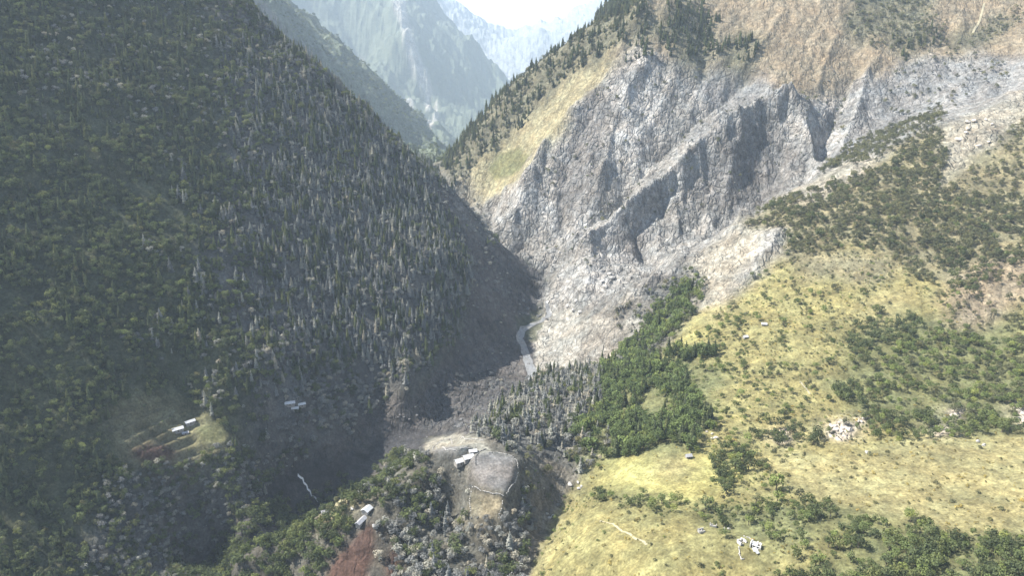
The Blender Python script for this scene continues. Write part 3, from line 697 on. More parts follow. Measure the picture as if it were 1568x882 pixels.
# kind codes -> (form, tone, variants, height range m, width/height)
KINDS = {
 'CG': ('conifer', 'conifer_green', 2, (9, 24)), 'CA': ('conifer', 'conifer_ash', 3, (7, 21)),
 'PG': ('pine', 'pine_green', 2, (10, 16)), 'BG': ('broad', 'broad_green', 3, (7, 12)), 'BA': ('broad', 'broad_ash', 3, (5.5, 10)),
 'FG': ('broad', 'fresh_green', 2, (6, 10)), 'OL': ('broad', 'olive', 2, (6, 10)),
 'UG': ('bush', 'broad_green', 2, (2.5, 5)), 'UA': ('bush', 'broad_ash', 2, (2.5, 5)), 'UO': ('bush', 'olive', 2, (2, 4.5)), 'UD': ('bush', 'dry', 1, (1.6, 3.2)), 'UF': ('bush', 'fresh_green', 2, (2, 4.5)),
}
VAR = {}; sd_ = 100
VL = []
for kc, (form, tone, nv, hr) in KINDS.items():
    VAR[kc] = []
    for v_ in range(nv):
        sd_ += 7; m_ = TONE[tone]
        if form == 'conifer': me_ = conifer_mesh('crown', sd_, m_, r0=.165 + .02 * v_)
        elif form == 'pine': me_ = broad_mesh('crown', sd_, m_, 330, 1.35, 9, .55)
        elif form == 'broad': me_ = broad_mesh('crown', sd_, m_, 300, .85, 8)
        else: me_ = bush_mesh('bush', sd_, m_)
        VAR[kc].append(len(VL)); VL.append((kc, form, me_))

# ------------------------------------------------------------------ where they grow (number per 1000 m2 of ground)
TREES = [
 ([(-900,-900),(378,-20),(440,45),(560,165),(700,295),(760,365),(720,430),(690,520),(590,612),(480,690),(370,795),(300,860),(250,1000),(-900,1500)], dict(BG=17, CG=4, UG=26, OL=5, FG=3, UO=4)),
 ([(0,120),(120,0),(330,-20),(420,60),(520,160),(420,330),(330,330),(220,180),(120,260)], dict(BG=8, CG=8, UG=14, BA=4, UA=7, OL=6)),
 ([(330,60),(420,60),(560,165),(700,295),(755,365),(722,430),(700,520),(600,615),(480,690),(370,795),(260,850),(200,760),(330,690),(420,560),(330,420),(340,200)], dict(CA=11, BA=11, UA=16, BG=7, CG=4)),
 ([(370,300),(440,170),(560,180),(690,300),(715,430),(695,500),(600,560),(520,560),(430,480),(360,400)], dict(CA=20, BA=6, UA=12, CG=8, BG=3)),
 ([(150,650),(215,600),(300,628),(365,665),(335,705),(250,735),(180,705)], dict(UG=2, UO=2)),
 ([(60,160),(110,150),(200,250),(330,360),(360,430),(330,440),(230,330),(140,260)], dict(UG=14, BG=9, CG=3)),
 ([(0,440),(60,450),(110,520),(90,600),(0,600)], dict(UG=16, BG=10)),
 ([(340,600),(420,640),(400,690),(345,650)], dict(UG=14, BG=9, UA=5)),
 ([(150,740),(330,690),(450,700),(370,795),(290,870),(130,900)], dict(BA=20, UA=16, BG=16, OL=6)),
 ([(430,590),(600,560),(590,612),(500,695),(450,700),(410,660)], dict(BA=28, UA=16, BG=6)),
 ([(700,260),(752,340),(757,370),(735,370),(700,320)], dict(UA=14, BA=9)),
 ([(640,280),(700,300),(755,380),(790,430),(800,480),(760,470),(722,430),(700,340)], dict(UA=7, BA=2, UG=3)), ([(700,520),(722,440),(780,480),(790,520),(700,600),(620,650),(600,612)], dict(UA=3, BA=.8)),
 ([(690,572),(740,565),(790,590),(745,655),(700,660)], dict(UA=6, BA=1)),
 # far forest
 ([(378,-30),(440,45),(560,165),(680,262),(690,240),(790,127),(640,-40)], dict(BG=1.1)),
 # massif
 ([(680,254),(712,190),(780,112),(862,52),(975,-25),(1000,20),(930,85),(850,130),(800,185),(735,245),(700,285)], dict(CG=7, OL=6, UG=6)),
 ([(1025,0),(1070,0),(1098,40),(1085,112),(1040,104),(1010,60)], dict(CG=14)), ([(1095,70),(1150,50),(1165,80),(1140,112),(1095,110)], dict(CG=12)),
 ([(1300,-30),(1420,-30),(1430,60),(1400,85),(1290,55)], dict(UG=10, OL=6)), ([(1360,60),(1440,30),(1450,70),(1370,88)], dict(OL=10, CG=4)), ([(1440,75),(1560,10),(1568,30),(1490,85)], dict(OL=8, UG=6)),
 ([(905,150),(930,140),(925,230),(900,330),(860,340),(850,270)], dict(OL=4, UG=7, CG=2)), ([(960,20),(990,0),(1020,30),(1000,85),(950,95)], dict(CG=7, UG=5)),
 ([(1190,130),(1240,150),(1240,200),(1200,190)], dict(CG=5, UA=5)), ([(1380,90),(1500,70),(1560,120),(1440,170),(1340,180)], dict(UA=9, OL=2)),
 ([(1300,220),(1400,180),(1440,165),(1440,200),(1330,245),(1250,268)], dict(OL=14, UG=10)),
 ([(1000,90),(1300,100),(1300,210),(1100,330),(960,330),(900,420),(780,350),(850,220),(940,120)], dict(UG=2.2, UA=2.5, OL=.4)),
 # right slope
 ([(1000,560),(1010,530),(1100,465),(1200,398),(1300,370),(1568,380),(2200,380),(2200,1700),(780,1700),(820,860),(860,775),(895,720),(1060,692),(1100,640),(1110,570)], dict(UO=10, UD=7, UF=12, FG=1.2, OL=.6)),
 ([(1132,352),(1190,312),(1330,262),(1440,198),(1450,240),(1440,300),(1568,200),(2000,100),(2000,420),(1568,400),(1480,460),(1400,430),(1380,400),(1290,372),(1205,402),(1190,347)], dict(OL=23, UG=12, BG=2)),
 ([(1450,280),(1500,240),(1568,180),(1700,150),(1700,250),(1568,290),(1500,300)], dict(OL=9, UG=6, UO=5)),
 ([(1205,402),(1260,382),(1330,395),(1300,430),(1215,420)], dict(UO=14, UG=6)),
 ([(1380,400),(1568,390),(1700,400),(1700,500),(1568,470),(1450,450)], dict(BG=7, UG=9, OL=5, UO=6)),
 ([(935,480),(1000,440),(1062,412),(1085,440),(1040,500),(990,540),(930,570),(960,510)], dict(BA=9, UA=20, FG=4, OL=4)),
 ([(1000,480),(1060,425),(1080,450),(1040,500),(985,545),(960,560),(950,540)], dict(PG=10, FG=7, OL=4, CG=4)),
 ([(1060,490),(1110,480),(1140,500),(1110,520),(1060,520)], dict(FG=7, UF=12)),
 ([(720,665),(745,640),(800,590),(850,565),(930,560),(930,620),(895,660),(895,720),(860,740),(820,700),(760,680)], dict(CA=8, BA=16, UA=14, CG=3, BG=2)),
 ([(920,560),(1000,548),(1080,540),(1112,560),(1100,620),(1065,690),(990,692),(900,715),(885,670),(930,600)], dict(PG=13, FG=4, CG=8, UF=6)),
 ([(970,610),(1010,590),(1020,620),(985,650)], dict(UF=8)),
 ([(880,690),(930,640),(940,690),(880,745),(865,720)], dict(CA=4, BA=5, OL=8, PG=4)),
 ([(1290,520),(1340,480),(1400,490),(1420,520),(1350,560),(1300,560)], dict(BG=12, UG=6)),
 ([(1330,560),(1440,500),(1568,520),(1700,500),(1700,680),(1568,660),(1480,640),(1400,600),(1330,620)], dict(FG=11, OL=7, UF=9)),
 ([(1450,470),(1500,440),(1568,400),(1640,420),(1640,500),(1500,520)], dict(OL=5, UO=5)),
 ([(1260,595),(1300,575),(1330,590),(1320,625),(1265,625)], dict(BG=13, FG=8)),
 ([(1040,560),(1110,550),(1200,600),(1180,640),(1110,650),(1080,630)], dict(UF=12, FG=3)),
 ([(1150,645),(1240,640),(1260,680),(1200,690),(1140,680)], dict(BG=9, UG=14)),
 ([(1320,640),(1568,640),(1640,650),(1640,672),(1480,668),(1330,668)], dict(FG=12, BG=8)),
 ([(1170,700),(1300,684),(1430,674),(1600,670),(1700,690),(1700,820),(1500,815),(1330,790),(1260,770),(1200,750)], dict(UD=7, UO=4)),
 ([(930,700),(1000,690),(1095,690),(1110,720),(1090,770),(1010,760),(920,745)], dict(UD=4)),
 ([(880,765),(930,745),(1010,765),(1090,775),(1180,770),(1260,775),(1330,790),(1420,800),(1430,820),(1250,830),(1130,830),(1060,790),(960,780)], dict(UG=16, UO=16, FG=7, BG=3, UD=3)),
 ([(1090,690),(1140,685),(1150,740),(1110,760),(1085,740)], dict(FG=8, BG=10, UG=8)),
 ([(1230,882),(1300,830),(1420,820),(1568,825),(1700,830),(1700,1000),(1180,1000)], dict(BG=12, UG=12, FG=12)),
 ([(830,882),(880,785),(980,780),(1060,800),(1110,850),(1090,930),(830,930)], dict(UD=6, UO=3, UF=3)),
 # spur
 ([(220,1300),(285,882),(325,845),(355,790),(420,765),(480,765),(530,765),(545,800),(520,850),(480,900),(470,1300)], dict(BG=24, FG=5, UG=12)),
 ([(470,770),(530,725),(560,740),(545,775),(500,790)], dict(BG=7, OL=6, UO=6)),
 ([(545,760),(570,715),(620,695),(660,700),(690,720),(700,760),(660,790),(590,785)], dict(BG=18, BA=10, UG=10)),
 ([(690,715),(722,712),(722,780),(690,800)], dict(UA=8)),
 ([(575,810),(620,790),(700,790),(800,790),(830,720),(800,690),(815,690),(850,730),(830,800),(810,860),(800,1200),(560,1200)], dict(BA=24, UA=14, BG=7, CA=2)),
 ([(800,690),(850,690),(880,720),(860,780),(830,790),(815,740)], dict(UA=10, UG=10, OL=4)),
 # clear ground
 ([(655,690),(700,664),(745,672),(760,690),(790,700),(796,735),(772,760),(770,790),(718,788),(718,722),(690,712)], {}),
 ([(560,770),(578,780),(575,815),(548,815)], {}), ([(505,862),(545,820),(575,818),(572,850),(550,960),(490,960)], {}), ([(590,900),(597,840),(606,820),(608,850),(602,900)], {}),
 ([(268,640),(300,640),(300,668),(265,668)], {}), ([(436,612),(470,612),(470,632),(436,632)], {}),
 ([(1120,820),(1175,820),(1175,870),(1120,870)], dict(UD=3)), ([(300,655),(330,645),(352,662),(340,680),(305,678)], {}), ([(195,690),(240,675),(275,690),(255,712),(215,710)], dict(UO=4)),
 ([(1340,445),(1400,440),(1410,470),(1370,490),(1330,480)], dict(UO=3)),
]
CELL = 4.2
kc_list = list(KINDS); TD = np.zeros((len(TREES) + 1, len(kc_list)), np.float32)
for i, (_, dct) in enumerate(TREES):
    for k_, v_ in dct.items(): TD[i + 1, kc_list.index(k_)] = v_
cx_ = np.arange(-950, 1100, CELL); cy_ = np.arange(330, 2300, CELL)
TX, TY = [a.ravel() for a in np.meshgrid(cx_, cy_)]
TX = TX + rng.uniform(-.48, .48, TX.size) * CELL; TY = TY + rng.uniform(-.48, .48, TY.size) * CELL
fx_ = np.arange(-2700, 200, 19.0); fy_ = np.arange(2300, 6000, 19.0)
FX, FY = [a.ravel() for a in np.meshgrid(fx_, fy_)]
FX = FX + rng.uniform(-10, 10, FX.size); FY = FY + rng.uniform(-10, 10, FY.size)
cellA = np.r_[np.full(TX.size, CELL ** 2), np.full(FX.size, 361.0)]
TX = np.r_[TX, FX]; TY = np.r_[TY, FY]
ok = np.abs(TX) < TY * .66 + 60
TX, TY, cellA = TX[ok], TY[ok], cellA[ok]
TZ = H_at(Z, TX, TY); tu, tv, td = proj(TX, TY, TZ)
# depth buffer of the ground
bw, bh = 392, 262
iu = np.floor(u1 / 4).astype(int); iv = np.floor((v1 + 40) / 4).astype(int)
okb = (iu >= 0) & (iu < bw) & (iv >= 0) & (iv < bh)
buf = np.full((bh, bw), 1e9); np.minimum.at(buf, (iv[okb], iu[okb]), d1[okb])
ju_, jv_ = np.floor(tu / 4).astype(int), np.floor((tv + 40) / 4).astype(int)
inb = (ju_ >= 0) & (ju_ < bw) & (jv_ >= 0) & (jv_ < bh)
front = np.where(inb, buf[np.clip(jv_, 0, bh - 1), np.clip(ju_, 0, bw - 1)], 1e9)
seen = (td < front * 1.08 + 30)
inframe = (tu > -60) & (tu < W + 60) & (tv > -80) & (tv < HH + 110)
ok = seen & inframe
TX, TY, TZ, tu, tv, td, cellA = [a[ok] for a in (TX, TY, TZ, tu, tv, td, cellA)]
front = front[ok]
jx = tu + 11 * fbm(TX / 45, TY / 45, 2, 200) + 5 * gnoise(TX / 10, TY / 10, 210); jy = tv + 8 * fbm(TX / 45 + 9, TY / 45, 2, 220) + 4 * gnoise(TX / 10, TY / 10, 211)
reg = np.zeros(TX.size, int)
for i, (poly, _) in enumerate(TREES):
    reg[inpoly(jx, jy, poly)] = i + 1
gi, ai, ci = 1, 3, 4      # the green wood passes gradually into the ash covered one
pa = np.clip((jx - 215) / 250 + .35 * fbm(TX / 60, TY / 60, 2, 240), 0, 1); rn = rng.random(TX.size); lw = (tu < 520) & (tv < 640)
reg = np.where(lw & np.isin(reg, (ai, ci)) & (rn > pa), gi, np.where(lw & (reg == gi) & (rn < pa * .8), ai, reg))
dn = TD[reg] * (cellA[:, None] / 1000.0)
_ti = [i for i, t_ in enumerate(TREES) if t_[0][0] == (150, 650)][0] + 1
_fr = (TZ / 8.5) % 1.0
edge = (reg == _ti) & (_fr > .70) & (_fr < .95)
TD_u = kc_list.index('UF')
dn[edge, TD_u] = .8
clump = np.clip(1 + 1.0 * fbm(TX / 26, TY / 26, 3, 230), .05, 2.2) ** 1.2
dn = dn * clump[:, None]
# tall trees thin out on the steepest rock
tot = np.cumsum(dn, 1); rr_ = rng.random(TX.size) 
kind = (rr_[:, None] > tot).sum(1)
ok = kind < len(kc_list)
TX, TY, TZ, tu, tv, td, kind, front, reg = [a[ok] for a in (TX, TY, TZ, tu, tv, td, kind, front, reg)]
N_T = TX.size
hmin = np.array([KINDS[k][3][0] for k in kc_list]); hmax = np.array([KINDS[k][3][1] for k in kc_list])
TH = hmin[kind] + (hmax - hmin)[kind] * rng.random(N_T) ** 1.4
bz = np.isin(kind, [i for i, k in enumerate(kc_list) if KINDS[k][0] == 'bush']); TH = np.where(bz, TH * (.45 + 1.3 * rng.random(N_T) ** 2.2), TH)
TH = TH * np.where(td > 1900, 1.5, 1.0)
TH = TH * np.where((tv > 520) & (tu < 330), .85, 1.0)
WS = rng.uniform(.85, 1.2, N_T)
ROT = rng.uniform(0, 6.283, N_T)
var = np.array([VAR[kc_list[k]][rng.integers(len(VAR[kc_list[k]]))] for k in kind])
# single trees that stand out in the photograph
SINGLE = [(1188, 752, 'FG', 17, 'tall fresh green tree on the gold hillside, rightmost of the trees on its crest line'), (1125, 722, 'BG', 15, 'dark green tree left of the tall tree on the gold hillside'),
          (1112, 757, 'BG', 12, 'small dark tree below the tree clump at the edge of the gold hillside'), (1150, 705, 'FG', 11, 'round green tree between the hut and the tall hillside tree'),
          (540, 762, 'CG', 18, 'tall dark conifer on the spur crest above the dark riverbed'), (1064, 775, 'UG', 6, 'round dark bush on the lower edge of the bright gold field'), (1100, 867, 'UG', 7, 'dark round bush left below the ruined white house'),
          (1235, 455, 'UG', 6, 'lone dark bush on the green meadow below the olive forest')]
print('trees', N_T, round(time.time() - T0, 1))
formk = np.array([{'conifer': 0, 'pine': 1, 'broad': 1, 'bush': 2}[KINDS[k][0]] for k in kc_list])[kind]
inview = (tu > 0) & (tu < W) & (tv > 0) & (tv < HH + 20) & (td < front * 1.03 + 8)
size = TH / td * np.where(inview, 1, 0)
REG = [  # (polygon, where)
 ([(0,590),(200,590),(200,882),(0,882)], 'on the lower left mountainside'),
 ([(200,590),(480,590),(480,700),(200,700)], 'around the left terraced farm'),
 ([(0,0),(330,0),(330,590),(0,590)], 'high on the left mountainside'),
 ([(330,0),(760,0),(760,640),(480,700),(480,590),(330,590)], 'on the ash covered left mountainside'),
 ([(150,700),(480,700),(370,800),(300,882),(150,882)], 'below the left terraced farm'),
 ([(300,882),(345,840),(480,760),(545,765),(520,882)], 'on the bottom ridge beside the riverbed'),
 ([(520,700),(700,690),(710,790),(545,790)], 'left of the round ash field'),
 ([(520,790),(830,790),(830,882),(520,882)], 'below the round ash field'),
 ([(700,590),(900,540),(900,720),(700,690)], 'in the forest behind the ash fields'),
 ([(780,690),(900,690),(870,882),(790,882)], 'in the gully beside the ash field'),
 ([(880,400),(1120,400),(1120,720),(880,720)], 'in the wood right of the gorge'),
 ([(880,720),(1240,720),(1240,882),(860,882)], 'on the gold slope at the bottom'),
 ([(1060,690),(1568,690),(1568,800),(1060,800)], 'on the dry grassy crest terrace'),
 ([(1180,800),(1568,800),(1568,882),(1180,882)], 'in the bottom right thicket'),
 ([(1120,500),(1568,460),(1568,690),(1100,690)], 'on the meadow above the grassy crest'),
 ([(1120,140),(1568,140),(1568,500),(1120,500)], 'on the upper right slope'),
 ([(680,0),(1568,0),(1568,300),(680,400)], 'on the cliffs across the gorge'),
]
REG = [(p_, w_.replace('  ', ' ')) for p_, w_ in REG]
def where_of(u, v):
    for poly, wh in REG:
        if inpoly(np.array([u]), np.array([v]), poly)[0]: return wh
    return 'in mid valley'
LOOK = {'CG': 'dark green conifer', 'CA': 'ash grey spire conifer', 'PG': 'mid green upright pine', 'BG': 'dark green leafy tree', 'BA': 'ash grey leafy tree', 'FG': 'fresh green leafy tree', 'OL': 'olive green leafy tree',
        'UG': 'dark green low bush', 'UA': 'ash grey low bush', 'UO': 'olive green low bush', 'UD': 'dry gold tussock bush', 'UF': 'fresh green low bush'}
NAME = {'conifer': 'conifer_tree', 'pine': 'pine_tree', 'broad': 'leafy_tree', 'bush': 'bush'}
src = {}
def place_tree(x, y, z, h, wsc, rot, vi, label, group=None):
    kc, form, me_ = VL[vi]
    tr = 'conifer' if form == 'conifer' else 'broad'; ash = 1 if kc in ('CA', 'BA') else 0
    cat = {'conifer': 'tree', 'pine': 'tree', 'broad': 'tree', 'bush': 'bush'}[form]
    if form == 'bush':
        o = link('bush', me_); top = o
    else:
        o = bpy.data.objects.new(NAME[form], None); COL.objects.link(o); o.empty_display_size = .1
        top = link('crown', me_, o); link('trunk', TRK[(tr, ash)], o)
    o.location = (x, y, z - (.0 if form != 'bush' else .02 * h)); o.scale = (h * wsc, h * wsc, h); o.rotation_euler = (0, 0, rot)
    tag(o, label, cat, group)
    if vi not in src: src[vi] = top
    return o
single_idx = np.zeros(N_T, bool)
for fk in (0, 1, 2):
    idx = np.nonzero((formk == fk) & inview)[0]
    idx = idx[np.argsort(-size[idx])][:290]
    need = [v_ for v_ in range(len(VL)) if {'conifer': 0, 'pine': 1, 'broad': 1, 'bush': 2}[VL[v_][1]] == fk and not (var[idx] == v_).any()]
    for v_ in need:
        c_ = np.nonzero((var == v_) & inview)[0]
        if len(c_): idx = np.r_[idx, c_[np.argsort(-size[c_])][:1]]
    single_idx[idx] = True
    stands = {}
    for i in idx: stands.setdefault((kc_list[kind[i]], where_of(tu[i], tv[i])), []).append(i)
    for (kc, wh), mem in stands.items():
        mem = np.array(mem); um, vm = tu[mem], tv[mem]
        if len(mem) > 5:
            qu = np.searchsorted(np.quantile(um, [1 / 3, 2 / 3]), um); qv = np.searchsorted(np.quantile(vm, [1 / 3, 2 / 3]), vm)
        else: qu = qv = np.ones(len(mem), int)
        if len(mem) > 45:
            qu = 3 + np.searchsorted(np.quantile(um, [.25, .5, .75]), um); qv = 3 + np.searchsorted(np.quantile(vm, [.25, .5, .75]), vm)
        cell_ = qu * 7 + qv
        for c_ in np.unique(cell_):
            sub = mem[cell_ == c_]; sub = sub[np.argsort(-TH[sub])]
            part = (['upper', 'middle', 'lower', 'topmost', 'upper', 'lower', 'bottom'][c_ % 7] + ' ' + ['left', 'centre', 'right', 'far left', 'left', 'right', 'far right'][c_ // 7]) if len(mem) > 5 else ''
            for r_, i in enumerate(sub):
                base = wh + (', ' + part if part else '')
                pre = 'tallest ' if r_ == 0 and len(sub) > 1 else ('second tallest ' if r_ == 1 and len(sub) > 2 else 'third tallest ' if r_ == 2 and len(sub) > 3 else '')
                pre = pre.replace('tallest', 'largest') if fk == 2 else pre
                if not pre and r_ == len(sub) - 1 and len(sub) > 2: pre = 'smallest '
                place_tree(TX[i], TY[i], TZ[i], TH[i], WS[i], ROT[i], int(var[i]), pre + LOOK[kc] + ' ' + base, LOOK[kc] + 's ' + base)
for u_, v_, kc, h_, lab in SINGLE:
    p = cast(Z, u_, v_)
    place_tree(p[0], p[1], p[2], h_, 1.0, u_ * .1, VAR[kc][0], lab)
print('individuals', single_idx.sum(), len(src), round(time.time() - T0, 1))

def forest(name, sel, label):
    ii = np.nonzero(sel)[0]
    me = bpy.data.meshes.new(name); me.vertices.add(len(ii))
    me.vertices.foreach_set('co', np.c_[TX[ii], TY[ii], TZ[ii]].astype(np.float32).ravel())
    a = me.attributes.new('variant', 'INT', 'POINT'); a.data.foreach_set('value', var[ii].astype(np.int32))
    a = me.attributes.new('size', 'FLOAT_VECTOR', 'POINT'); a.data.foreach_set('vector', np.c_[TH[ii] * WS[ii], TH[ii] * WS[ii], TH[ii]].astype(np.float32).ravel())
    a = me.attributes.new('turn', 'FLOAT_VECTOR', 'POINT'); a.data.foreach_set('vector', np.c_[np.zeros(len(ii)), np.zeros(len(ii)), ROT[ii]].astype(np.float32).ravel())
    o = link(name, me); tag(o, label, None, None, 'stuff')
    g = bpy.data.node_groups.new(name, 'GeometryNodeTree')
    g.interface.new_socket('Geometry', in_out='INPUT', socket_type='NodeSocketGeometry'); g.interface.new_socket('Geometry', in_out='OUTPUT', socket_type='NodeSocketGeometry')
    N = g.nodes; L = g.links; gi = N.new('NodeGroupInput'); go = N.new('NodeGroupOutput'); jn = N.new('GeometryNodeJoinGeometry')
    def na(nm, ty):
        q = N.new('GeometryNodeInputNamedAttribute'); q.data_type = ty; q.inputs['Name'].default_value = nm; return q.outputs['Attribute']
    va, sz, tn_ = na('variant', 'INT'), na('size', 'FLOAT_VECTOR'), na('turn', 'FLOAT_VECTOR')
    er = N.new('FunctionNodeEulerToRotation'); L.new(tn_, er.inputs[0])
    for vi in np.unique(var[ii]):
        vi = int(vi)
        if vi not in src: continue
        oi = N.new('GeometryNodeObjectInfo'); oi.inputs['Object'].default_value = src[vi]; oi.transform_space = 'ORIGINAL'; oi.inputs['As Instance'].default_value = False
        cmp = N.new('FunctionNodeCompare'); cmp.data_type = 'INT'; cmp.operation = 'EQUAL'
        ins_ = [s for s in cmp.inputs if s.type == 'INT']; L.new(va, ins_[0]); ins_[1].default_value = vi
        ip = N.new('GeometryNodeInstanceOnPoints'); L.new(gi.outputs[0], ip.inputs['Points']); L.new(cmp.outputs[0], ip.inputs['Selection'])
        L.new(oi.outputs['Geometry'], ip.inputs['Instance']); L.new(sz, ip.inputs['Scale']); L.new(er.outputs[0], ip.inputs['Rotation'])
        L.new(ip.outputs[0], jn.inputs[0])
    L.new(jn.outputs[0], go.inputs[0])
    md = o.modifiers.new('trees', 'NODES'); md.node_group = g
rest_ = ~single_idx
forest('conifer_forest', rest_ & (formk == 0), 'mass of smaller conifers covering the valley sides')
forest('leafy_forest', rest_ & (formk == 1), 'mass of smaller leafy trees covering the valley sides')
forest('undergrowth', rest_ & (formk == 2), 'low bushes and undergrowth between the trees')
# ------------------------------------------------------------------ houses, ruins, walls, boulders
def boxv(x0, x1, y0, y1, z0, z1):
    V = [(x0, y0, z0), (x1, y0, z0), (x1, y1, z0), (x0, y1, z0), (x0, y0, z1), (x1, y0, z1), (x1, y1, z1), (x0, y1, z1)]
    return V, [(0, 3, 2, 1), (4, 5, 6, 7), (0, 1, 5, 4), (1, 2, 6, 5), (2, 3, 7, 6), (3, 0, 4, 7)]
def joined(name, boxes, m, parent=None):
    V = []; F = []
    for b in boxes:
        v, f = boxv(*b) if len(b) == 6 else b
        F += [tuple(i + len(V) for i in q) for q in f]; V += list(v)
    return link(name, raw_mesh(name, V, F, m), parent)
M_TIN = simple_mat('pale_sheet_roof', (.55, .55, .54), .45, .8, .12, .4)
M_GREYROOF = simple_mat('grey_slate_roof', (.33, .33, .34), .7, .8, .25, .3)
M_STONE = simple_mat('dry_stone', (.30, .28, .25), .95, 1.2, .4)
M_WHITEW = simple_mat('whitewashed_wall', (.66, .63, .58), .9, .5, .25)
M_WOOD = simple_mat('dark_door_wood', (.09, .06, .04), .8, 2.0, .3)
M_GLASS = simple_mat('dark_window', (.05, .05, .06), .3, 2.0, .1)
def ground_under(x, y, r):
    a = np.linspace(0, 6.28, 9)[:-1]; return float(np.max(H_at(Z, x + r * np.cos(a), y + r * np.sin(a)))), float(np.min(H_at(Z, x + r * np.cos(a), y + r * np.sin(a))))
def house(u, v, L, Wd, h, rot, roof, wall, label, group=None, name='house', flat=False):
    p = cast(Z, u, v)
    hi, lo = ground_under(p[0], p[1], Wd / 2)
    o = bpy.data.objects.new(name, None); COL.objects.link(o); o.location = (p[0], p[1], (hi * .45 + lo * .55)); o.rotation_euler = (0, 0, rot)
    tag(o, label, 'house' if name == 'house' else 'hut', group)
    a, b = L / 2, Wd / 2; dp = -min(hi - lo + .5, 2.2); t = .45; rise = Wd * (.12 if flat else .30)
    for nm, bx in (('wall', (-a, a, -b, -b + t, dp, h)), ('wall', (-a, a, b - t, b, dp, h)), ('wall', (-a, -a + t, -b + t, b - t, dp, h)), ('wall', (a - t, a, -b + t, b - t, dp, h))):
        joined(nm, [bx], wall, o)
    for sx in (-1, 1):      # gable ends
        x = sx * (a - .02); V = [(x, -b + .02, h), (x, b - .02, h), (x, 0, h + rise - .05), (x - sx * .4, -b + .02, h), (x - sx * .4, b - .02, h), (x - sx * .4, 0, h + rise - .05)]
        joined('gable', [(V, [(0, 1, 2, 2), (3, 5, 4, 4), (0, 2, 5, 3), (1, 4, 5, 2), (0, 3, 4, 1)])], wall, o)
    e = .7
    for sy in (-1, 1):
        n_ = max(3, int(L / 1.6)); xs = np.linspace(-a - e, a + e, n_ + 1)
        for x0, x1 in zip(xs[:-1], xs[1:]):     # sheets of the roof
            zz = random.uniform(0, .05)
            V = [(x0 + .03, sy * (b + e), h - rise * e / b + zz), (x1 - .03, sy * (b + e), h - rise * e / b + zz), (x1 - .03, sy * .04, h + rise + zz), (x0 + .03, sy * .04, h + rise + zz)]
            V += [(q[0], q[1], q[2] + .12) for q in V]
            joined('roof_sheet', [(V, [(0, 3, 2, 1), (4, 5, 6, 7), (0, 1, 5, 4), (1, 2, 6, 5), (2, 3, 7, 6), (3, 0, 4, 7)])], roof, o)
    joined('door', [(-.6, .5, -b - .06, -b - .003, 0, 1.9)], M_WOOD, o)
    for x in (-a * .62, a * .6):
        w_ = joined('window', [(x - .5, x + .5, -b - .05, -b - .003, 1.0, 1.9)], M_GLASS, o)
    return o
house(704, 711, 9, 6, 3.0, .55, M_TIN, M_STONE, 'house with a wide pale roof on the left edge of the round ash field', 'farm houses on the spur')
house(717, 703, 9, 6.5, 3.2, .45, M_TIN, M_STONE, 'largest pale roofed house above the left edge of the round ash field', 'farm houses on the spur')
house(724, 694, 6.5, 4, 2.6, .2, M_TIN, M_STONE, 'smallest and rearmost pale roofed house of the spur farm', 'farm houses on the spur')
house(291, 648, 10, 4.4, 2.8, .75, M_TIN, M_STONE, 'upper long white roofed house on the terraced farm of the left mountainside', 'long houses on the left farm')
house(272, 659, 11, 5.2, 2.8, .65, M_TIN, M_STONE, 'lower long white roofed house on the terraced farm of the left mountainside', 'long houses on the left farm')
house(284, 665, 6, 3, 2.2, .5, M_GREYROOF, M_STONE, 'small grey shed below the long white roofed houses', name='hut')
house(444, 619, 11, 5.5, 2.8, .3, M_TIN, M_STONE, 'long pale roofed house among the grey trees of the left mountain foot', 'houses among grey trees')
house(462, 621, 8, 4.5, 2.6, .5, M_TIN, M_STONE, 'right pale roofed house among the grey trees of the left mountain foot', 'houses among grey trees')
house(452, 627, 7.5, 4.5, 2.6, .2, M_TIN, M_STONE, 'lowest pale roofed house among the grey trees of the left mountain foot', 'houses among grey trees')
house(562, 784, 7.5, 6, 3.0, 1.1, M_TIN, M_STONE, 'white roofed house on the spur above the red soil scar')
house(553, 801, 11, 4.0, 2.4, 1.15, M_GREYROOF, M_STONE, 'long low grey roofed shed below the white roofed house above the red scar', name='hut')
house(575, 808, 3.6, 3, 2.2, .2, M_TIN, M_STONE, 'tiny white roofed hut beside the red soil scar', name='hut')
house(498, 787, 6, 5, 2.6, .5, M_GREYROOF, M_STONE, 'small grey roofed hut on the spur crest above the stream', name='hut')
house(1141, 518, 5, 4, 2.4, .3, M_TIN, M_STONE, 'lone pale hut in the yellow green meadow below the landslip', name='hut')
house(1170, 498, 5.5, 4, 2.4, -.2, M_TIN, M_STONE, 'lone pale hut on the upper meadow near small bushes', name='hut')
house(1054, 701, 5, 4, 2.4, .2, M_GREYROOF, M_STONE, 'small grey roofed hut on the bright gold field at the terrace edge', name='hut')

